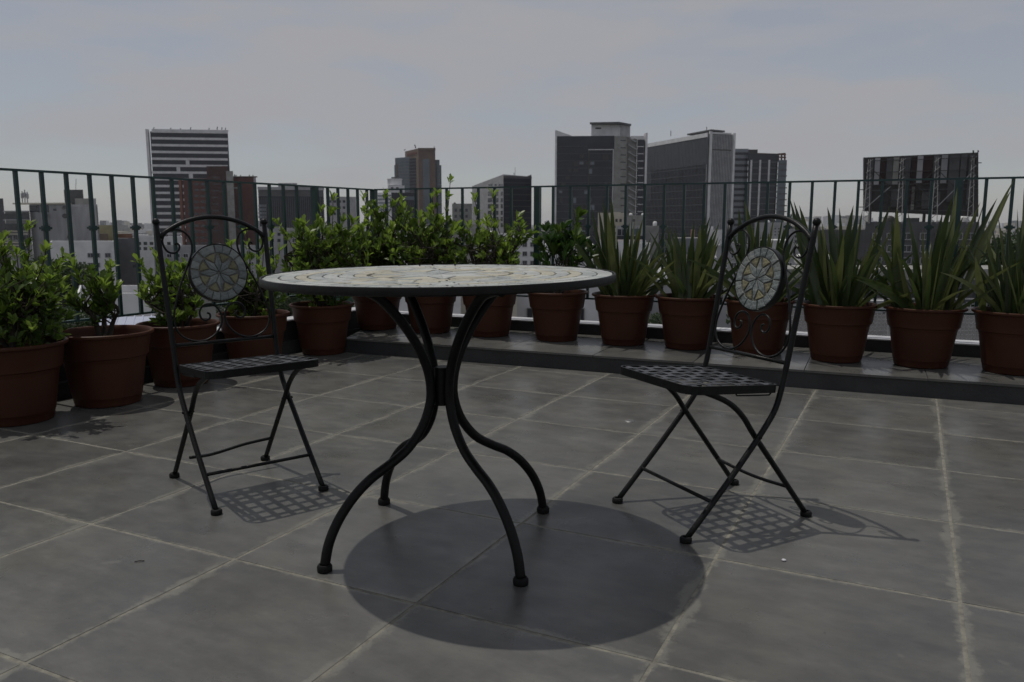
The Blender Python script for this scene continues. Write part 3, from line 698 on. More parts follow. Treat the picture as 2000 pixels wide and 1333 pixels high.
G_blue = mat('blue_glass', (.055, .080, .105), .18, (.085, .115, .145), .12, spec=.7)
G_win = mat('window_glass', (.030, .033, .040), .15, (.055, .060, .070), .5, spec=.6)
G_mid = mat('grey_glass', (.045, .049, .058), .25, (.062, .068, .078), .2, spec=.4)
G_lite = mat('pale_glass', (.13, .15, .18), .25, (.19, .21, .24), .2, spec=.6)
M_steel = mat('galvanised_steel', (.42, .42, .43), .5, (.28, .28, .29), 3, metal=.3)
M_darks = mat('dark_steel', (.035, .035, .038), .6, (.055, .052, .05), 2)
M_tank = mat('white_tank_paint', (.72, .72, .72), .4, (.60, .60, .60), 1.5)
M_btank = mat('black_tank_plastic', (.03, .03, .03), .5, (.05, .05, .05), 1.5)
M_rust = mat('rusty_steel', (.14, .060, .038), .8, (.085, .04, .03), 2)
M_mul = mat('mullion_metal', (.070, .073, .082), .5, (.05, .053, .06), 1)

class Face:
    def __init__(s, P0, P1, z0, z1, root):
        s.P0, s.P1, s.z0, s.z1, s.root = Vector(P0), Vector(P1), z0, z1, root
        s.d = (s.P1-s.P0); s.L = s.d.length; s.d.normalize()
        s.n = Vector((s.d.y, -s.d.x))
        if s.n.dot(-(s.P0+s.P1)/2) < 0: s.n = -s.n
    def hit(s, px, py):
        t = (666.5-py)/F; r = Vector(((px-1000)/F, CP+SP*t, -SP+CP*t))
        # (r.xy*k - P0).n = 0
        k = s.P0.dot(s.n)/Vector((r.x, r.y)).dot(s.n)
        p = Vector((r.x, r.y))*k
        return (p-s.P0).dot(s.d), EYE + r.z*k
    def box(s, mb, u0, u1, z0, z1, proud, deep=.05, mi=0):
        o = s.root.location
        c = []
        for off in (proud, -deep):
            for u in (u0, u1):
                q = s.P0 + s.d*u + s.n*off - Vector((o.x, o.y)); c.append(q)
        poly = [c[0], c[1], c[3], c[2]]
        mb.prism([tuple(q) for q in poly], z0-o.z, z1-o.z, mi); return mb
    def uv(s, x0, x1, y0, y1):
        ym = (y0+y1)/2; xm = (x0+x1)/2
        u0, u1 = s.hit(x0, ym)[0], s.hit(x1, ym)[0]
        z1, z0 = s.hit(xm, y0)[1], s.hit(xm, y1)[1]
        return min(u0, u1), max(u0, u1), z0, z1
    def part(s, name, m, x0, x1, y0, y1, proud=.12, deep=.05, parent=None):
        mb = MB(); s.box(mb, *s.uv(x0, x1, y0, y1), proud, deep); return mb.build(name, m, parent or s.root)
    def windows(s, xs, ys, w, h, frame=None, proud=.06, name='window', sill=True):
        """one window object for each place given by its centre in photo pixels"""
        for y in ys:
            for x in xs:
                u0, u1, z0, z1 = s.uv(x-w/2, x+w/2, y-h/2, y+h/2)
                mb = MB(); s.box(mb, u0, u1, z0, z1, proud, .05, 0)
                if frame:
                    t = (u1-u0)*.07
                    s.box(mb, u0-t, u0, z0-t, z1+t, proud+.10, .05, 1); s.box(mb, u1, u1+t, z0-t, z1+t, proud+.10, .05, 1)
                    s.box(mb, u0, u1, z1, z1+t, proud+.10, .05, 1); s.box(mb, u0-t*.5, u1+t*.5, z0-t*1.6, z0, proud+.18, .05, 1)
                    um = (u0+u1)/2; s.box(mb, um-t*.35, um+t*.35, z0, z1, proud+.03, .05, 1)
                mb.build(name, [G_win, frame] if frame else G_win, s.root)
def root_at(name, label, cat, px, Y, group=None):
    p = ptz(px, 0, Y); return thing(name, label, cat, (p.x, Y, GZ), 0, group)
def vol(root, name, m, x0, x1, ytop, Y, thick, Y1=None, z0=None, ytop1=None, zt=None, ends=None):
    """a block: front from pixel column x0 (distance Y) to x1 (distance Y1), roof at pixel ytop, thick deep"""
    Y1 = Y1 or Y; zt = pt(x0, ytop, Y).z if zt is None else zt; z0 = GZ if z0 is None else z0
    A, B = ptz(x0, zt, Y), ptz(x1, zt, Y1); P0, P1 = Vector((A.x, A.y)), Vector((B.x, B.y))
    f = Face(P0, P1, z0, zt, root); o = Vector((root.location.x, root.location.y)); rz = root.location.z
    vd = ((P0+P1)/2).normalized(); b0, b1 = P0+vd*thick, P1+vd*thick
    zt1 = zt if ytop1 is None else pt(x1, ytop1, Y1).z
    MB().prism([tuple(q-o) for q in (P0, P1, b1, b0)], z0-rz, [zt-rz, zt1-rz, zt1-rz, zt-rz]).build(name, m, root)
    f.b0, f.b1, f.zt = b0, b1, zt
    return f
def side(f, right=True): return Face(f.P1 if right else f.P0, f.b1 if right else f.b0, f.z0, f.zt, f.root)

# ground to the horizon
M_gnd = mat('city_ground', (.11, .11, .105), .95, (.055, .062, .05), .02, coord='Object', detail=10)
struct(MB().add([(-6000, -1000, GZ), (6000, -1000, GZ), (6000, 7000, GZ), (-6000, 7000, GZ)], [(0, 1, 2, 3)]).build('ground', M_gnd))

# --- striped office slab
r = root_at('office_tower', 'tall office slab striped with dark glass and pale bands at left', 'tower', 368, 460)
f = vol(r, 'glass_body', G_dark, 293, 445, 257, 460, 24, 466)
y = 258.2
for k in range(18):
    f.part('spandrel', W_white, 296.5, 445, y-1.6 if k == 0 else y-2.3, y+2.3, .35, .1); y += 13.25
f.part('edge_fin', W_white, 291.5, 296.3, 253, 478, .5, 2)
f.part('parapet', W_white, 296.5, 446, 253.5, 256.3, .2, .3)
for x0, x1, row in ((363, 370, 4), (345, 352, 5), (369, 377, 6)):
    f.part('infill_panel', W_white, x0, x1, 258.2+13.25*row+2.4, 258.2+13.25*(row+1)-2.4, .2, .1)
mb = MB()
for x, h in ((300, 5), (333, 4), (352, 3), (372, 5), (408, 4), (424, 6), (433, 5), (440, 4)):
    p = pt(x, 254, 466)-r.location; q = pt(x+.8, 254-h, 466)-r.location; mb.beam(p, q, .35)
mb.build('roof_antennas', M_darks, r)

# --- red brick offices
r = root_at('brick_tower', 'dark red brick office tower in front of the striped slab', 'tower', 425, 430)
f = vol(r, 'wall', W_brick, 357.5, 441, 349, 430, 22)
f.part('corner_pier', W_bricko, 353, 358, 347.5, 480, .5, 1)
f.windows([371, 384, 396.5, 408], [360+11.6*k for k in range(11)], 8.6, 5.2)
c = vol(r, 'stair_core', W_brickd, 403, 445, 325, 426, 12)
for k in range(9): c.part('core_slot', G_win, 415, 428, 346+13*k, 348+13*k, .06)
c2 = vol(r, 'concrete_fin', W_conc, 441.3, 455, 334.5, 424.5, 10)
b2 = vol(r, 'brick_block', W_brick, 455.2, 499.6, 347, 431, 18)
b2.part('corner_trim', W_grey, 498.5, 502, 347, 480, .3, .6)
b2.part('vent_panel', W_grey, 457, 464, 366, 369, .2)
b2.part('coping', W_brickd, 455.5, 502, 344.7, 347, .3, .6)
mb = MB()
for x, h in ((458, 4), (461, 3), (470, 2.5), (487, 3), (494, 3)): mb.beam(pt(x, 345, 433)-r.location, pt(x, 345-h, 433)-r.location, .4)
mb.build('roof_antennas', M_darks, r)

# --- dark ribbed block
r = root_at('office_block', 'wide low dark glass office block with vertical ribs left of the railing corner', 'office', 570, 400)
f = vol(r, 'glass_body', G_dark, 504, 632, 371, 400, 30, 408)
f.part('roof_band', W_grey, 503, 633, 366, 371.3, .6, .5)
mb = MB()
for k in range(31):
    u0, u1, z0, z1 = f.uv(512+k*3.95, 513.2+k*3.95, 386, 446); f.box(mb, u0, u1, z0, z1, .35)
stuff(mb.build('facade_ribs', M_mul, r))
for k in range(4): f.part('light_panel', G_lite, 504.5, 521, 400+k*7.2, 405+k*7.2, .2)
f.part('dark_attic', W_dgrey, 505, 632, 371.5, 384, .2)
vol(r, 'roof_pavilion', W_grey, 543, 580, 358, 402, 12, z0=f.zt)
vol(r, 'rear_wing', W_dgrey, 577, 613, 365, 420, 8, z0=f.zt-8)
f2 = vol(r, 'podium', W_grey, 500, 640, 446, 392, 8)
f2.windows([520+12*k for k in range(8)], [455, 466], 7, 5)
# small grey house behind the shrubs
r = root_at('grey_block', 'small pale grey block just left of the railing corner post', 'building', 664, 520)
f = vol(r, 'wall', W_grey, 637, 695, 384, 520, 20, 530); f.windows([645+9*k for k in range(5)], [394, 406, 418], 5, 5)

# --- brown and glass stepped tower
r = root_at('stepped_tower', 'stepped brown stone and blue glass tower right of the railing corner', 'tower', 816, 640)
gl = vol(r, 'glass_wing', G_blue, 771.5, 800, 309, 640, 22, 630)
dk = vol(r, 'dark_glass_wing', G_dark, 799, 817, 310, 628, 16, 622)
co = vol(r, 'stone_core', W_core, 817, 850, 290, 618, 24)
cl = vol(r, 'stone_core_side', W_core, 791, 817.2, 293.5, 646, 2, 618.5, zt=co.zt)
co.part('glass_strip', G_blue, 827, 839.5, 311, 470, .15)
co.part('crown_band', W_core, 816.5, 850.5, 289.5, 294, .5, .5)
cl.part('sign_band', W_brick, 796, 814, 299, 303, .25)
rw = vol(r, 'glass_wing', G_blue, 850.2, 858.5, 312.5, 624, 18); vol(r, 'glass_wing', G_blue, 858.7, 862, 323, 627, 16)
vol(r, 'glass_wing', G_blue, 770, 776, 323, 645, 14)
vol(r, 'stone_bay', W_core, 774, 784, 322, 638, 8)
mb = MB()
for k in range(26):
    for fc, x0, x1 in ((gl, 772, 799.5), (dk, 799.5, 817), (rw, 850.5, 858.4)):
        yy = 314+6.2*k; u0, u1, z0, z1 = fc.uv(x0, x1, yy, yy+.9); fc.box(mb, u0, u1, z0, z1, .12)
stuff(mb.build('floor_bands', M_mul, r))
mb = MB(); mb.beam(pt(789, 294, 640)-r.location, pt(792, 292.5, 640)-r.location, .5); mb.beam(pt(812, 290, 630)-r.location, pt(810, 283, 630)-r.location, .7)
mb.beam(pt(848, 290, 630)-r.location, pt(848, 286.5, 630)-r.location, .5); mb.build('roof_antennas', M_darks, r)
# white drum house in front of it
r = root_at('drum_house', 'white rounded rooftop drum on a pale block beside the stepped tower', 'building', 771, 420)
f = vol(r, 'wall', W_white, 757.5, 790, 363, 420, 14); f.windows([766, 776], [369], 5, 6, W_white)
p = pt(771, 363, 426)
MB().lathe([(0, 0), (3.7, 0), (3.7, 3.0), (4.0, 3.0), (4.0, 3.4), (0, 3.4)], 28).build('drum', W_white, r, p - r.location, True, 40)
MB().lathe([(0, 0), (2.0, 0), (2.0, .9), (0, .9)], 20).build('drum_cap', W_dgrey, r, p - r.location + Vector((.3, 0, 3.4)), True, 40)
# banded low office
r = root_at('banded_office', 'low pale office with horizontal bands just right of the corner post', 'office', 760, 380)
f = vol(r, 'wall', W_white, 737.5, 764, 377, 384, 26, 376)
for k in range(5): f.part('window_band', G_lite, 738.5, 763.8, 381+7*k, 384+7*k, .15)
f2 = vol(r, 'dark_wing', G_dark, 764.2, 812, 376.5, 376, 22, 382); f2.part('glass_panel', G_blue, 786, 809, 384, 391, .15)
mb = MB()
for k in range(12):
    u0, u1, z0, z1 = f2.uv(766+4*k, 767+4*k, 398, 440); f2.box(mb, u0, u1, z0, z1, .2)
stuff(mb.build('facade_ribs', M_mul, r))

# --- office with a slanted roof
r = root_at('slanted_office', 'grey office with a slanted roof and one dark glass side in mid skyline', 'office', 980, 440)
A, B, C = ptz(922, 20, 470), ptz(983, 27, 432), ptz(1038, 27, 440)
zA, zB, zC = pt(922, 364, 470).z, pt(983, 341, 432).z, pt(1038, 345.5, 440).z
o = r.location
f = Face((A.x, A.y), (B.x, B.y), GZ, zB, r); g = Face((B.x, B.y), (C.x, C.y), GZ, zC, r)
D = A + C - B
MB().prism([(q.x-o.x, q.y-o.y) for q in (A, B, C, D)], 0, [zA-GZ, zB-GZ, zC-GZ, zA-GZ]).build('wall', W_grey, r)
for k, yy in enumerate((361.5, 378.5, 391, 403, 416, 428, 440)):
    xs = [(957, 8), (964, 3.5), (971, 5), (980, 4)] if k else [(958, 8), (968, 4), (976, 4), (980.5, 2)]
    if k: xs.append((932.5, 6))
    for x, w in xs: f.windows([x], [yy], w, 8 if k else 3.5)
g.part('glass_front', G_dark, 983.6, 1037.6, 349, 462, .3)
g.part('roof_band', W_dgrey, 983.4, 1038, 344.8, 348.8, .4)
for k in range(9): g.part('floor_band', M_darks, 984, 1037.4, 357+11.4*k, 358.4+11.4*k, .42)
MB().prism([tuple(Vector((C.x-o.x, C.y-o.y))+Vector(q)) for q in ((-3, 0), (0, 0), (0, 6), (-3, 6))], zC-GZ-1, [zC-GZ, zC-GZ+1.1, zC-GZ+1.1, zC-GZ]).build('roof_point', W_dgrey, r)
mb = MB(); mb.beam(pt(1004, 345, 445)-o, pt(1004, 338, 445)-o, .3); mb.beam(pt(1006, 345, 445)-o, pt(1006, 327, 445)-o, .18); mb.build('roof_antennas', M_darks, r)

# --- tall dark glass tower with white core and outside stairs
r = root_at('glass_tower', 'tall dark glass tower with white service core and zigzag outside stairs', 'tower', 1160, 400)
f = vol(r, 'glass_body', G_dark, 1087, 1200, 266.5, 400, 24, 398)
f.part('edge_fin', W_white, 1083.5, 1087, 255, 470, .5, 6)
p0, p1 = f.hit(1087, 262), f.hit(1117, 262); zt0, zt1 = f.hit(1087, 255)[1], f.hit(1117, 266)[1]
q0 = f.P0 + f.d*p0[0] - Vector((r.location.x, r.location.y)); q1 = f.P0 + f.d*p1[0] - Vector((r.location.x, r.location.y)); bk = -f.n*7
MB().prism([tuple(q0), tuple(q1), tuple(q1+bk), tuple(q0+bk)], f.zt-GZ+.02, [zt0-GZ, zt1-GZ+.1, zt1-GZ+.1, zt0-GZ]).build('crown_wedge', W_white, r)
f.part('white_frame', W_white, 1195.5, 1197.5, 292, 470, .4)
f.part('white_frame', W_white, 1149, 1197.5, 292, 293.6, .42)
f.part('shaft_joint', M_darks, 1147.5, 1150, 292, 470, .3)
for k in range(13): f.part('floor_band', M_mul, 1087.5, 1147, 286+14.1*k, 287.2+14.1*k, .2)
for k in range(12): f.part('floor_band', M_mul, 1150.4, 1195, 300+14.1*k, 301.2+14.1*k, .2)
rg = random.Random(5)
for k in range(34):
    x = rg.uniform(1090, 1186); yy = 287.6+14.1*rg.randint(0, 12)
    f.part('blind', G_lite if rg.random() < .2 else M_darks, x, x+rg.uniform(5, 12), yy+.5, yy+rg.uniform(5, 11), .14)
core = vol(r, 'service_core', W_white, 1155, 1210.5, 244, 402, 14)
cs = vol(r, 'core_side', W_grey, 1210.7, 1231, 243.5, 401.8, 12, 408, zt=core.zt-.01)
MB().prism([tuple(Vector((q.x, q.y))-Vector((r.location.x, r.location.y))) for q in (ptz(1152, 48, 400), ptz(1209.5, 48, 398), ptz(1233, 48, 407), ptz(1180, 48, 420))], core.zt-GZ+.02, core.zt-GZ+.9).build('core_roof', W_dgrey, r)
core.part('vent_slot', M_darks, 1163, 1174, 249.5, 252.5, .1)
w = vol(r, 'concrete_wall', W_conc, 1200.2, 1225.5, 266, 397, 22, 400)
for k in range(14): w.part('window_slot', G_win, 1212, 1222, 274+14.1*k, 276+14.1*k, .08)
st = vol(r, 'stair_back_wall', W_conc, 1225.7, 1244.5, 268, 404, 12)
fl = Face(ptz(1226, 20, 399.6).xy, ptz(1244.5, 20, 400.6).xy, GZ, 40, r)
for k in range(13):
    yb = 279+14.1*k
    a = fl.hit(1226.5, yb-8)[1]; u0, z0 = fl.hit(1227, yb-9.5); u1, z1 = fl.hit(1241.5, yb-1.5)
    P_ = lambda u, z, off=0: Vector((*(fl.P0+fl.d*u+fl.n*off), z)) - r.location
    mb = MB(); mb.beam(P_(u0, z0), P_(u1, z1), 1.3, .5); mb.beam(P_(u0, z0+1.05, .7), P_(u1, z1+1.05, .7), .12)
    fl.box(mb, *fl.uv(1226, 1231, yb-11, yb-10.2), .6, .8); fl.box(mb, *fl.uv(1239, 1244.5, yb-2.6, yb-1.6), .6, .8)
    mb.build('stair_flight', W_grey, r)
gw = vol(r, 'glass_wing', G_dark, 1244.8, 1258.5, 272, 402, 14)
for k in range(14): gw.part('floor_band', W_white, 1245, 1258.3, 272+14.1*k, 273.3+14.1*k, .2)
gw.part('edge_fin', W_white, 1258.5, 1262.5, 260, 470, .3, 5)
gw.part('crown_wall', W_white, 1233, 1258.4, 266, 272, .3, 1)

# --- broad glass office with white ribbed end
r = root_at('ribbed_office', 'broad dark glass tower with white ribbed end wall and white frame', 'tower', 1350, 450)
zt = pt(1382, 257.5, 440).z
f = vol(r, 'glass_body', G_dark, 1262.5, 1382, 0, 502, 26, 440, zt=zt-1.2)
e = vol(r, 'end_wall', W_dgrey, 1382.3, 1431.5, 0, 440, 4, 446, zt=zt-1.0)
e.part('white_frame', W_white, 1382, 1387, 257, 475, .5, .5); e.part('white_frame', W_white, 1428, 1432, 260.5, 475, .5, .5)
e.part('white_frame', W_white, 1387.2, 1427.8, 259.4, 262.6, .5, .5)
mb = MB()
for k in range(13):
    u0, u1, z0, z1 = e.uv(1388.6+k*3.05, 1390.1+k*3.05, 263, 475); e.box(mb, u0, u1, z0, z1, .4)
stuff(mb.build('end_ribs', W_grey, r))
e.part('louvre_band', M_darks, 1388, 1427.5, 292.5, 294.5, .42)
mb = MB()
for k in range(44):
    u0, u1, z0, z1 = f.uv(1263+k*2.72, 1263.6+k*2.72, 262 if k > 10 else 282, 475); z1 = min(z1, zt-3); f.box(mb, u0, u1, z0, z1, .25)
stuff(mb.build('facade_ribs', M_mul, r))
a0, a1 = f.uv(1263, 1381.5, 300, 301)[:2]
mb = MB(); f.box(mb, a0, a1, zt-2.8, zt-.6, .4); mb.build('roof_band', W_white, r)
mb = MB(); f.box(mb, a0, a1, zt-17, zt-3.2, .12); mb.build('upper_glazing', G_mid, r)
mb = MB(); f.box(mb, a0, a0+(a1-a0)*.10, zt-34, zt-17.2, .12); mb.build('upper_glazing', G_mid, r)
for k in range(13):
    mb = MB(); f.box(mb, a0, a1, zt-18-4.0*k-.35, zt-18-4.0*k, .22); mb.build('floor_band', M_mul, r)
MB().prism([tuple(Vector((q.x, q.y))-Vector((r.location.x, r.location.y))) for q in (ptz(1342, 50, 462), ptz(1389, 50, 440), ptz(1416, 50, 446), ptz(1370, 50, 470))], zt-GZ+.4, zt-GZ+1.2).build('roof_canopy', W_dgrey, r)
mb = MB(); 
for x, yy in ((1310, 463), (1380, 445)): q = ptz(x, zt, yy)-r.location; mb.beam(q, q+Vector((0, 0, 3)), .3)
mb.build('roof_antennas', M_darks, r)

# --- unfinished glass office
r = root_at('glass_office', 'glass office with pale pilasters and rusty unfinished roof steel', 'tower', 1485, 520)
f = vol(r, 'glass_body', G_lite, 1432.5, 1462, 291, 520, 20)
d_ = vol(r, 'dark_block', G_dark, 1462.2, 1520, 301, 516, 24)
vol(r, 'roof_house', M_darks, 1458, 1480, 292.5, 522, 12, z0=d_.zt-2)
for x in (1462.4, 1479.5, 1497): d_.part('pilaster', W_white, x, x+3.2, 313, 475, .6)
for k in range(13): d_.part('floor_band', M_mul, 1466, 1519.5, 316+11.6*k, 318+11.6*k, .2)
for k in range(13): f.part('floor_band', G_dark, 1433, 1461.8, 298+11.6*k, 303+11.6*k, .12)
g = vol(r, 'glass_corner', G_blue, 1520.3, 1537, 313, 514, 18)
for k in range(12): g.part('floor_band', M_darks, 1520.5, 1536.8, 320+11.6*k, 322+11.6*k, .2)
mb = MB()
for k in range(9):
    x = 1483+k*6.2; mb.beam(pt(x, 316 if x > 1519 else 303, 520)-r.location, pt(x, 300+.4*k, 520)-r.location, .9)
for yy in (300.5, 306): mb.beam(pt(1480, yy, 520)-r.location, pt(1535, yy+2, 520)-r.location, .8)
mb.beam(pt(1500, 303, 524)-r.location, pt(1534, 300, 524)-r.location, .7); mb.build('roof_steel', M_rust, r)

# --- stained apartment block at far left
r = root_at('apartment_block', 'stained grey apartment block with rooftop water tower at far left', 'building', 100, 235)
f = vol(r, 'wall', W_stain, 57, 190, 400, 235, 22, 232)
lw = vol(r, 'balcony_wing', W_stain, 9, 57.2, 412, 233, 14)
for yy, h in ((423, 11), (444, 14)): lw.part('window_band', G_win, 10, 56, yy-h/2, yy+h/2, .2)
for yy in (413.5, 430, 452, 457.5, 474, 479.5, 498): lw.part('balcony_edge', W_cream if yy > 450 else W_grey, 9, 57, yy-1, yy+1, .8)
lw.windows([20, 31, 43, 52], [464.5, 486], 8.4, 9, W_grey)
f.part('window_band', G_win, 58, 72, 402, 414, .15); f.part('window_band', G_win, 73, 77, 401, 415, .15); f.part('window_band', G_win, 80, 95, 400.5, 415, .15)
f.part('roof_slab', W_cream, 27, 128, 396.5, 399.6, .5, 3)
p = f.hit(67, 441); u, z = p
mb = MB(); c0 = f.P0+f.d*u+f.n*.06-Vector((r.location.x, r.location.y))
vv = [(c0.x+f.d.x*cos(t)*.62, c0.y+f.d.y*cos(t)*.62, z-GZ+sin(t)*.62) for t in [2*pi*k/20 for k in range(20)]]
mb.add(vv, [tuple(range(20))]); mb.build('round_window', G_win, r)
f.windows([107], [410], 6, 4); f.windows([165], [447], 3, 6); f.windows([165], [459], 3, 4)
f.part('recess_shade', M_darks, 141, 152, 405, 426, .1)  # flat dark plate standing in for the shade inside a recess
vol(r, 'water_tower', W_dgrey, 124.5, 162, 371, 236, 5.5, z0=f.zt-.3)
vol(r, 'tank_room', W_conc, 146, 175, 388, 234, 4, z0=f.zt-.3)
vol(r, 'roof_hut', W_stain, 140, 188, 404, 231.2, 4)
mb = MB()
for k in range(8): u0, u1, z0, z1 = f.uv(126+k*4.6, 127+k*4.6, 372, 386)
for x, h in ((44, 23), (49, 26), (54, 22)):
    a, b = pt(x, 397, 236)-r.location, pt(x-1, 397-h, 236)-r.location; mb.beam(a, b, .22); mb.beam(a.lerp(b, .55)-Vector((0, 0, .5)), a.lerp(b, .55)+Vector((0, 0, .9)), .55)
mb.beam(pt(148, 371, 237)-r.location, pt(148.5, 350, 237)-r.location, .10); mb.beam(pt(185, 404, 233)-r.location, pt(185, 388, 233)-r.location, .5)
mb.build('antenna_masts', M_steel, r)
for x, yy in ((93, 422), (93, 440), (129, 407), (129, 423), (139, 463)):
    u, z = f.hit(x, yy); c0 = f.P0+f.d*u+f.n*.5-Vector((r.location.x, r.location.y))
    MB().lathe([(0.02, 0), (.5, .12), (.72, .35), (.70, .37), (.45, .16), (.02, .05)], 14).build('satellite_dish', W_dgrey, r, (c0.x, c0.y, z-GZ), True).rotation_euler = (radians(70), 0, R.uniform(-.5, .8))
r = root_at('corner_block', 'dark block sliver at the very left picture edge', 'building', -20, 260)
f = vol(r, 'wall', W_dgrey, -60, 6, 388, 260, 20); f.windows([-8, -22], [400, 420, 440], 8, 8)

# --- lower houses: label, name, wall material, x0, x1, ytop, distance, depth, window columns, window rows, (w, h), extras
def house(label, m, x0, x1, yt, Y, thick, cols=(), rows=(), wh=(10, 9), frame=None, roof=None, tank=None, hut=None, para=True, Y1=None, name='low_building', cat='building'):
    r = root_at(name, label, cat, (x0+x1)/2, Y)
    f = vol(r, 'wall', m, x0, x1, yt, Y, thick, Y1)
    if cols and rows: f.windows(cols, rows, wh[0], wh[1], frame)
    o = Vector((r.location.x, r.location.y))
    if para:     # parapet round the roof, roof sheet inside
        t = .22; mb = MB()
        c = [f.P0-o, f.P1-o, f.b1-o, f.b0-o]; zz = f.zt-GZ
        cc = sum((Vector(q) for q in c), Vector((0, 0)))/4
        for i in range(4):
            a, b = c[i], c[(i+1) % 4]; ai, bi = a+(cc-a).normalized()*t*1.5, b+(cc-b).normalized()*t*1.5
            mb.prism([tuple(a), tuple(b), tuple(bi), tuple(ai)], zz+.003, zz+.75)
        mb.build('parapet', m, r)
    c = [f.P0-o, f.P1-o, f.b1-o, f.b0-o]; cc = sum((Vector(q) for q in c), Vector((0, 0)))/4
    MB().prism([tuple(q+(cc-q).normalized()*.5) for q in c], f.zt-GZ-.02, f.zt-GZ+.05).build('roof_sheet', roof or W_roof, r)
    if hut:
        for (a, b, yy) in hut: vol(r, 'roof_hut', m, a, b, yy, Y+thick*.35, min(5, thick*.35), z0=f.zt)
    if tank:
        for (x, mm) in tank:
            p = ptz(x, f.zt, Y+thick*.3)-r.location
            MB().lathe([(0, 0), (.62, 0), (.65, .1), (.65, 1.15), (.5, 1.35), (.18, 1.45), (0, 1.45)], 16).build('water_tank', mm, r, p + Vector((0, 0, .05)), True, 40)
    return r, f
house('white apartment house with dark windows below the stained block', W_white, 98, 226, 478, 215, 14, [177, 190, 211], [499, 518, 537, 555], (10, 7.5), W_grey, hut=[(100, 165, 474)])
r_ = house('mustard yellow block beyond the stained apartment block', W_yellow, 190, 222, 444, 330, 12, (), (), roof=W_brown); 
house('brown windowless wall before the mustard block', W_brown, 191, 211, 457, 326, 3, para=False)
house('terracotta coloured flat block left of the striped slab', W_terra, 227, 258, 457, 340, 12, para=False)
house('dark grey blank fire wall right of the white apartment house', W_dgrey, 225, 272, 472, 226, 12, [263], [500, 520], (6, 6), hut=[(228, 250, 466)])
house('pale block with roof huts at the foot of the striped slab', W_white, 262, 356, 466, 300, 16, [272, 284, 296, 330, 342], [476, 486], (7, 6), None, hut=[(270, 290, 459), (298, 318, 462)], tank=[(325, M_btank)])
house('long low grey-white house behind the left chair arch', W_grey, 300, 520, 486, 255, 14, [315+16*k for k in range(12)], [500, 516, 532], (9, 7), W_white, tank=[(430, M_btank), (350, M_tank)])
house('grey rear court wall below the left chair medallion', W_conc, 330, 440, 560, 120, 10, [350, 385], [590], (14, 14), W_white, para=True)
house('light grey house below the dark ribbed block', W_grey, 500, 560, 447, 345, 14, [508, 520, 532, 545], [458, 470], (6, 6), None)
house('pale concrete house behind the broad shrub', W_conc, 560, 690, 455, 300, 16, [575+15*k for k in range(8)], [470, 486, 502], (8, 7), W_white, tank=[(600, M_btank)])
house('dark green painted court wall low behind the floor row of pots', wmat('green_wall', (.030, .085, .050), (.022, .06, .036)), 470, 690, 560, 90, 3, para=False, name='court_wall', cat='wall')
house('white house seen through the shrubs under the stepped tower', W_white, 690, 800, 452, 260, 16, [705+14*k for k in range(7)], [468, 485, 502], (8, 8), W_grey)
house('brownish concrete house in front of the stepped tower foot', W_conc, 800, 930, 442, 300, 16, [812+14*k for k in range(8)], [455, 470, 486], (8, 7), None, hut=[(850, 880, 434)])
house('concrete block with roof mast left of the slanted office', W_conc, 883, 922, 401, 430, 14, [890, 900, 911], [411, 423, 435], (5, 6), None, tank=[(888, M_btank)])
house('low white terraces under the slanted office', W_white, 935, 1062, 463, 215, 16, [950+15*k for k in range(7)], [478, 496, 514], (8, 8), W_grey, tank=[(1040, M_btank), (960, M_tank)], hut=[(1000, 1030, 456)])
house('dull grey low block between slanted office and glass tower', W_grey, 1052, 1110, 470, 330, 14, [1062, 1075, 1090], [482], (6, 6), None, tank=[(1070, M_tank)])
house('cream apartment house with square windows below the glass tower', W_cream, 1168, 1222, 420, 300, 14, [1196, 1204, 1212], [431], (4.5, 6), None, hut=[(1196, 1212, 415)])
house('cream stepped flats below the square windows', W_cream, 1176, 1206, 440, 285, 6, [1184, 1192, 1200], [443.5, 456, 468], (5, 5), W_cream, para=False)
house('raw concrete flats with roof tanks below the outside stairs', W_conc, 1222, 1262, 425, 285, 12, [1238], [431], (5, 5), None, tank=[(1232, M_tank), (1256, M_tank)])
house('raw concrete wall with stains right of the blue-glass house', W_conc, 1258, 1287, 442, 262, 8, (), (), tank=[(1279, M_tank)], para=False)
r, f = house('house with a band of dark blue windows before the concrete flats', W_grey, 1204, 1259, 446, 255, 8)
f.part('window_band', G_dark, 1206, 1213.5, 448, 460, .12); f.part('window_band', G_dark, 1215, 1226, 448, 460, .12); f.part('window_band', G_blue, 1234, 1250, 447, 459, .12); f.part('window_band', G_dark, 1205, 1258, 461, 470, .12)
house('white house with two window columns just right of the table edge', W_white, 1165, 1262, 478, 175, 14, [1192, 1203], [500, 520, 538], (7, 9), W_grey, roof=W_red)
house('white house seen behind the dark glossy shrub', W_white, 1062, 1160, 486, 165, 12, [1092, 1112, 1140], [508, 526], (9, 8), W_grey, roof=W_roof)
house('white narrow gable between the first two sword-leaved plants', W_white, 1246, 1270, 476, 160, 8, [1262], [495], (3, 14), None, para=False)
house('blue-grey windowless box in front of the ribbed tower', wmat('bluegrey_wall', (.17, .18, .20), (.13, .14, .155)), 1312, 1372, 466, 235, 14, para=False)
house('white stair house before the white ribbed end wall', W_white, 1383, 1413, 450, 300, 12, (), (), hut=[(1386, 1393, 443)], para=False)
house('tiny pink rooftop hut in front of the ribbed tower', W_pink, 1349, 1357, 449, 290, 5, para=False)
house('low red-roofed house behind the shorter sword-leaved plant', W_grey, 1290, 1400, 512, 140, 12, [1330, 1345], [524, 540], (9, 6), W_white, roof=W_red, para=True)
house('white low house right of the shorter sword-leaved plant', W_white, 1318, 1336, 505, 150, 6, [1325], [516], (8, 4), None, para=False)
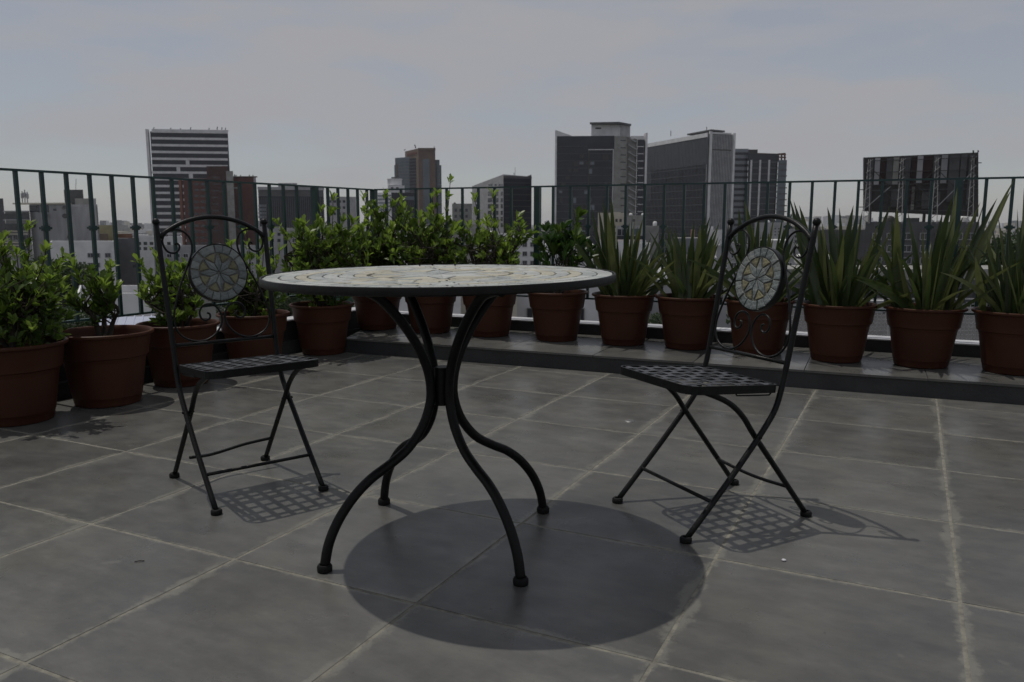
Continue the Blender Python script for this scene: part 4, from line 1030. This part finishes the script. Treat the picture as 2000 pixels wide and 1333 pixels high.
house('pale flats with rows of dot windows behind the right chair arch', W_grey, 1474, 1545, 439, 300, 14, [1507, 1514, 1521], [447, 453, 459], (2.6, 2.2), None, tank=[(1500, M_tank)])
house('bright flat canopy roof seen through the right chair arch', W_white, 1484, 1538, 470, 120, 8, roof=M_tank, para=False)
house('mid grey long block behind the right chair medallion', W_grey, 1400, 1560, 486, 200, 14, [1415+18*k for k in range(8)], [500, 518], (10, 8), W_white)
house('long dark grey shed roof left of the billboard', W_dgrey, 1598, 1705, 460, 130, 16, para=True, roof=W_red)
house('grey warehouse far behind the white gas tank', W_grey, 1540, 1640, 452, 320, 14, [1555+12*k for k in range(6)], [462, 472], (6, 5), None)
house('grimy dark house directly under the billboard', W_dgrey, 1690, 1912, 446, 98, 9, [1712, 1740, 1770, 1805, 1836, 1870, 1895], [462, 486, 510], (16, 11), W_grey, hut=[(1700, 1722, 436), (1770, 1796, 426), (1815, 1850, 434)], tank=[(1735, M_btank), (1880, M_tank)])
# near roofs just below the terrace
house('white flat roof low between the middle pots', M_tank, 700, 900, 590, 46, 9, [740, 800, 860], [640], (22, 26), W_grey)
house('pale roof with dark edge low behind the pots under the table rim', W_cream, 900, 1010, 585, 50, 8, [930, 970], [630], (18, 20), W_grey)
house('weathered white parapet low between pots right of the table legs', W_white, 1010, 1180, 572, 52, 10, [1040, 1080, 1130], [615], (20, 24), W_conc, roof=W_cream)
house('grey flat roof low behind the sword-leaved pots', W_grey, 1185, 1420, 566, 60, 12, [1220+40*k for k in range(5)], [600], (18, 18), W_white, tank=[(1300, M_tank)])
house('white house wall with small window low at left behind the thin shrub', W_white, 150, 300, 590, 70, 10, [177], [609], (8, 10), W_grey)

# ------------------------------------------------------------------ neighbour roof at right, gas tank, awning, billboard
r = root_at('neighbour_roof', 'dark neighbouring roof deck with parapet below the right-hand plants', 'building', 1750, 30)
W_tar = wmat('tar_roof', (.040, .040, .042), (.026, .026, .028))
f = vol(r, 'wall', W_tar, 1380, 2300, 700, 24, 17)
f.part('roof_edge', W_conc, 1380, 2300, 698, 702, .15, .3)
f3 = vol(r, 'rear_wall', W_dgrey, 1500, 2300, 546, 40, .4, z0=f.zt)
f2 = vol(r, 'roof_slab', W_conc, 1480, 2300, 526, 40.45, 4, z0=f3.zt-.25)
f3.windows([1560+60*k for k in range(9)], [575], 30, 22, W_dgrey)
vol(r, 'slab_support', W_dgrey, 1500, 2300, 540, 41, 3, z0=f.zt)
for x in (1585, 1700, 1835): vol(r, 'vent_box', W_grey, x, x+26, 588, 36, 1.2, z0=f.zt)
r2 = root_at('mesh_fence', 'low wire mesh fence on the neighbouring roof behind the pots', 'fence', 1750, 26)
r2.location.z = f.zt; p0, p1 = ptz(1500, f.zt, 26), ptz(2200, f.zt, 26)
mb = MB(); n = 90
for k in range(n+1):
    q = p0.lerp(p1, k/n)-r2.location; mb.beam(q, q+Vector((0, 0, 1.5)), .014)
for k in range(12):
    mb.beam(p0-r2.location+Vector((0, 0, .06+.125*k)), p1-r2.location+Vector((0, 0, .06+.125*k)), .014)
stuff(mb.build('wire_mesh', M_steel, r2))
for k in range(7):
    q = p0.lerp(p1, k/6)-r2.location; MB().beam(q, q+Vector((0, 0, 1.6)), .05).build('fence_post', M_steel, r2)
MB().beam(p0-r2.location+Vector((0, 0, 1.6)), p1-r2.location+Vector((0, 0, 1.6)), .04).build('fence_rail', M_steel, r2)

zs = f2.zt
gt = thing('gas_tank', 'white horizontal gas tank lying on the roof behind the right plants', 'tank', tuple(ptz(1606, zs, 42.2)))
p0, p1 = ptz(1552, 0, 42.2), ptz(1664, 0, 42.2); hl = (p1.x-p0.x)/2; rad = .27
prof = [(.001, -hl), (rad*.45, -hl+.03), (rad*.8, -hl+.09), (rad, -hl+.2), (rad, hl-.2), (rad*.8, hl-.09), (rad*.45, hl-.03), (.001, hl)]
b = MB().lathe(prof, 28).build('tank_body', M_tank, gt, (0, 0, rad+.14), True, 50); b.rotation_euler = (0, pi/2, 0)
for s in (-.55, .55): MB().box(-.05, .05, -.2, .2, 0.001, .17).build('cradle', M_darks, gt, (s*hl, 0, 0))
MB().tube([(0, 0, rad*2+.13), (0, 0, rad*2+.22)], .07, 10).build('valve', M_darks, gt)

aw = thing('metal_awning', 'shiny pale blue sheet metal awning low at left behind the pots', 'awning', tuple(ptz(245, -4.6, 30)))
M_aw = mat('blue_white_sheet', (.50, .53, .66), .28, (.42, .45, .58), 3, metal=.25)
q = [pt(178, 645, 27)-aw.location, pt(300, 650, 27)-aw.location, pt(304, 618, 33)-aw.location, pt(190, 620, 33)-aw.location]
zt = q[0].z
mb = MB(); mb.add(list(q) + [p - Vector((0, 0, .05)) for p in q], [(0, 1, 2, 3), (7, 6, 5, 4), (0, 4, 5, 1), (1, 5, 6, 2), (2, 6, 7, 3), (3, 7, 4, 0)]); mb.build('roof_sheet', M_aw, aw)
for k in range(7):
    a, b_ = q[0].lerp(q[1], (k+.5)/7), q[3].lerp(q[2], (k+.5)/7); MB().beam(a+Vector((0, 0, .03)), b_+Vector((0, 0, .03)), .05, .05).build('sheet_rib', M_aw, aw)
for p in q: MB().beam(p - Vector((0, 0, .06)), Vector((p.x, p.y, GZ-aw.location.z)), .12).build('support_post', M_darks, aw)

# billboard seen from behind
M_dsteel = mat('dull_steel', (.22, .22, .225), .6, (.13, .13, .135), 3)
bb = thing('billboard', 'large billboard seen from behind with scaffolding and lattice columns at right', 'billboard', tuple(ptz(1800, GZ, 100)))
o = bb.location
TLp, TRp, BLp, BRp = pt(1688, 308, 104), pt(1911, 298, 98), pt(1688, 413, 104), pt(1911, 424, 98)
fb = Face(TLp.xy, TRp.xy, 0, 0, bb)
MB().add([p-o+Vector((0, .35*k, 0)) for k in (0, 1) for p in (BLp, BRp, TRp, TLp)], [(0, 1, 2, 3), (7, 6, 5, 4), (0, 4, 5, 1), (1, 5, 6, 2), (2, 6, 7, 3), (3, 7, 4, 0)]).build('panel', M_darks, bb)
strip_m = [W_grey, wmat('dull_red_sheet', (.040, .022, .022), (.03, .018, .018)), W_dgrey, W_stain, W_conc]
for x0, x1, y0, y1, k in ((1708, 1718, 309, 362, 0), (1719, 1730, 309, 360, 1), (1731, 1743, 310, 360, 2), (1744, 1755, 308, 361, 4), (1766, 1778, 308, 360, 2), (1779, 1789, 308, 400, 1), (1791, 1802, 305, 358, 0), (1803, 1820, 306, 360, 1),
                           (1821, 1832, 304, 400, 2), (1838, 1850, 303, 358, 3), (1876, 1888, 302, 350, 2), (1692, 1704, 315, 405, 2), (1852, 1872, 304, 395, 2), (1780, 1786, 365, 410, 4), (1740, 1770, 370, 405, 2), (1890, 1900, 303, 400, 2), (1800, 1836, 375, 408, 2)):
    fb.part('sheet_strip', strip_m[k], x0, x1, y0, y1, .12, .02)
for yy in (312, 335, 360, 371, 392, 404, 412): fb.part('girt', W_dgrey if yy in (360, 371, 412) else M_darks, 1689, 1910, yy-.5, yy+.7, .5, -.38)
for x in (1696, 1760, 1828, 1898):        # inclined lattice columns
    mb = MB(); top_, bot = pt(x, 306+ (1910-x)*.03, 98.5)-o, pt(x-9, 437, 95.5)-o
    for dx in (-.35, .35): mb.beam(top_+Vector((dx*.3, -.3, 0)), bot+Vector((dx, -.6, 0)), .07)
    for k in range(14):
        a, b_ = top_.lerp(bot, k/14), top_.lerp(bot, (k+1)/14); s = .35 if k % 2 else -.35
        mb.beam(a+Vector((-s, -.45, 0)), b_+Vector((s, -.45, 0)), .05)
    mb.build('lattice_column', M_dsteel, bb)
for x0, y0, x1, y1 in ((1694, 320, 1745, 372), (1694, 405, 1740, 365), (1760, 330, 1828, 400), (1828, 330, 1762, 400), (1830, 330, 1896, 400), (1720, 365, 1760, 412), (1896, 340, 1830, 405)):
    mb = MB(); u0, z0 = fb.hit(x0, y0); u1, z1 = fb.hit(x1, y1)
    P_ = lambda u, z: Vector((*(fb.P0+fb.d*u+fb.n*.62), z))-o
    mb.beam(P_(u0, z0), P_(u1, z1), .09).build('diagonal_brace', M_steel if R.random() < .4 else M_darks, bb)
for x in (1700, 1752, 1806, 1860, 1905):
    a, b_ = pt(x, 405, 103)-o, pt(x, 440, 103)-o; MB().beam(a, Vector((b_.x, b_.y, .0)), .28).build('support_leg', M_darks, bb)
mb = MB(); mb.beam(pt(1680, 371, 103.4)-o, pt(1700, 371, 103.4)-o, .1); mb.beam(pt(1900, 318.5, 99)-o, pt(1917, 318.5, 99)-o, .1); mb.beam(pt(1676, 405, 103.4)-o, pt(1700, 405, 103.4)-o, .1)
mb.beam(pt(1901, 299, 98.2)-o, pt(1901, 294, 98.2)-o, .12); mb.beam(pt(1910.5, 298, 98.2)-o, pt(1910.5, 294, 98.2)-o, .12); mb.build('catwalk_ends', M_darks, bb)

# ------------------------------------------------------------------ trees of the neighbourhood
M_trA = leaf_mat('tree_leaf_dark', (.020, .040, .012), (.036, .062, .018), .3, .5)
M_trB = leaf_mat('tree_leaf_mid', (.036, .064, .018), (.058, .090, .026), .3, .5)
def tree(label, px, py, Y, cr, ch, n, seed, ls=.28, group='street trees below the terrace'):
    rg = random.Random(seed); tpz = pt(px, py, Y)
    r = thing('tree', label, 'tree', (tpz.x, Y, GZ), 0, group)
    H = tpz.z-GZ; wood, fol = MB(), MB()
    wood.tube(spline([(0, 0, 0), (rg.uniform(-.4, .4), 0, H*.35), (rg.uniform(-.5, .5), 0, H-ch*.45)], 4), [.42, .4, .38, .35, .32, .3, .26, .22, .16], 8)
    lob = [(Vector((rg.uniform(-.62, .62)*cr, rg.uniform(-.62, .62)*cr, H-ch*.5+rg.uniform(-.36, .30)*ch)), rg.uniform(.34, .55)*cr) for _ in range(11)] + [(Vector((0, 0, H-ch*.30)), cr*.5)]
    for c, rr in lob:
        wood.tube([(0, 0, H-ch*.85), (c.x*.5, c.y*.5, H-ch*.75+(c.z-H+ch*.75)*.5), c], [.16, .10, .04], 6)
    for i in range(n):
        c, rr = rg.choice(lob); v = rvec(rg); p = c + Vector((v.x*rr, v.y*rr, v.z*rr*.8))*(rg.random()**.33); 
        if p.z > H: p.z = H - rg.random()*.4
        d = (v + rvec(rg)*.9).normalized()
        leaf_quad(fol, p, d, rvec(rg), ls*rg.uniform(.6, 1.3), ls*rg.uniform(.35, .6), rg.randint(0, 1), rg.uniform(-.2, .3))
    wood.build('trunk', M_bark, r, None, True); stuff(fol.build('crown', [M_trA, M_trB], r)); return r
tree('large dark tree at the right picture edge behind the sword leaves', 1955, 446, 58, 3.8, 8.5, 16000, 1, .34)
tree('dark tree partly behind the billboard house at far right', 2060, 452, 52, 3.2, 7.0, 9000, 2, .32)
tree('dim street tree behind the left edge shrub', 118, 488, 95, 3.4, 9.0, 8000, 3, .36)
tree('dark street tree low behind the thin young shrub', 130, 590, 48, 2.6, 5.0, 5000, 4, .26)
tree('small green tree low between two sword-leaved pots', 1285, 598, 34, 1.0, 2.6, 3000, 5, .13)
tree('green tree low left of the railing corner under the broad shrub', 560, 548, 75, 3.2, 5.5, 5000, 6, .30)
tree('dark tree in the courtyard behind the yellow-green shrub', 470, 520, 110, 3.6, 7.0, 5000, 7, .4)
# palm between slanted office and glass tower
p = pt(1064, 447, 190); pr = thing('palm_tree', 'small palm standing over roofs between slanted office and glass tower', 'palm', (p.x, 190, GZ)); H = p.z-GZ
MB().tube([(0, 0, 0), (.2, 0, H*.5), (0, 0, H-1.2)], [.3, .24, .2], 8).build('trunk', M_bark, pr, None, True)
fol = MB(); rg = random.Random(9)
for k in range(17):
    a = 2*pi*k/17+rg.uniform(-.2, .2); L = rg.uniform(1.7, 2.4); up = rg.uniform(.2, 1.1)
    prev = None
    for i in range(7):
        t = i/6; c = Vector((cos(a)*L*t, sin(a)*L*t, H-1.2+up*1.6*t-1.9*t*t)); s = Vector((-sin(a), cos(a), 0))
        if prev is not None:
            for sd in (-1, 1): fol.add([prev, c, c+s*sd*.32*(1-t*.7)-Vector((0, 0, .18)), prev+s*sd*.32*(1.1-t*.7)-Vector((0, 0, .18))], [(0, 1, 2, 3)])
        prev = c
stuff(fol.build('crown', M_trA, pr))

# ------------------------------------------------------------------ far city: one mass of blocks fading into the haze
mb = MB(); rg = random.Random(21)
for k in range(1500):
    Y = 480 + 4200*rg.random()**1.5; X = rg.uniform(-.85, .85)*Y
    w, d, h = rg.uniform(8, 24), rg.uniform(8, 24), rg.choice([rg.uniform(7, 16)]*6 + [rg.uniform(14, 24)])
    if Y > 2600: h = rg.choice([rg.uniform(10, 24), rg.uniform(18, 34)])
    mb.box(X-w/2, X+w/2, Y, Y+d, GZ, GZ+h, rg.randint(0, 4))
for k in range(70):     # remote high-rises at right
    px = rg.gauss(1630, 45); Y = rg.uniform(2600, 3600); p = ptz(px, 0, Y); w = rg.uniform(14, 30); mb.box(p.x-w/2, p.x+w/2, Y, Y+20, GZ, GZ+rg.uniform(26, 52), rg.randint(0, 4))
dc = mb.build('distant_city', [W_white, W_grey, W_conc, W_cream, W_dgrey]); stuff(dc); tag(dc, 'far-off low city blocks fading towards the horizon', 'city')
mb = MB(); 
for k in range(420):
    Y = rg.uniform(60, 900); X = rg.uniform(-.8, .8)*Y
    if abs(X) < 3: continue
    for q in range(26):
        v = rvec(rg); c = Vector((X, Y, GZ+5))+Vector((v.x*3.2, v.y*3.2, v.z*2.4)); leaf_quad(mb, c, rvec(rg), rvec(rg), 1.8, 1.3, rg.randint(0, 1), .1)
tw = mb.build('distant_trees', [M_trA, M_trB]); stuff(tw); tag(tw, 'scattered street trees among the low houses', 'trees')

# ------------------------------------------------------------------ summer haze
hm = bpy.data.materials.new('haze'); hm.use_nodes = True; hn, hl_ = hm.node_tree.nodes, hm.node_tree.links; hn.clear()
ho = hn.new('ShaderNodeOutputMaterial'); hv = hn.new('ShaderNodeVolumePrincipled')
hv.inputs['Color'].default_value = (.86, .88, .93, 1); hv.inputs['Density'].default_value = 0.9e-4; hv.inputs['Anisotropy'].default_value = 0.1
hl_.new(hv.outputs[0], ho.inputs['Volume'])
hz = MB().box(-6100, 6100, -1100, 7100, GZ-1, 75).build('haze', hm); stuff(hz); tag(hz, 'thin bluish haze over the whole city', 'haze')
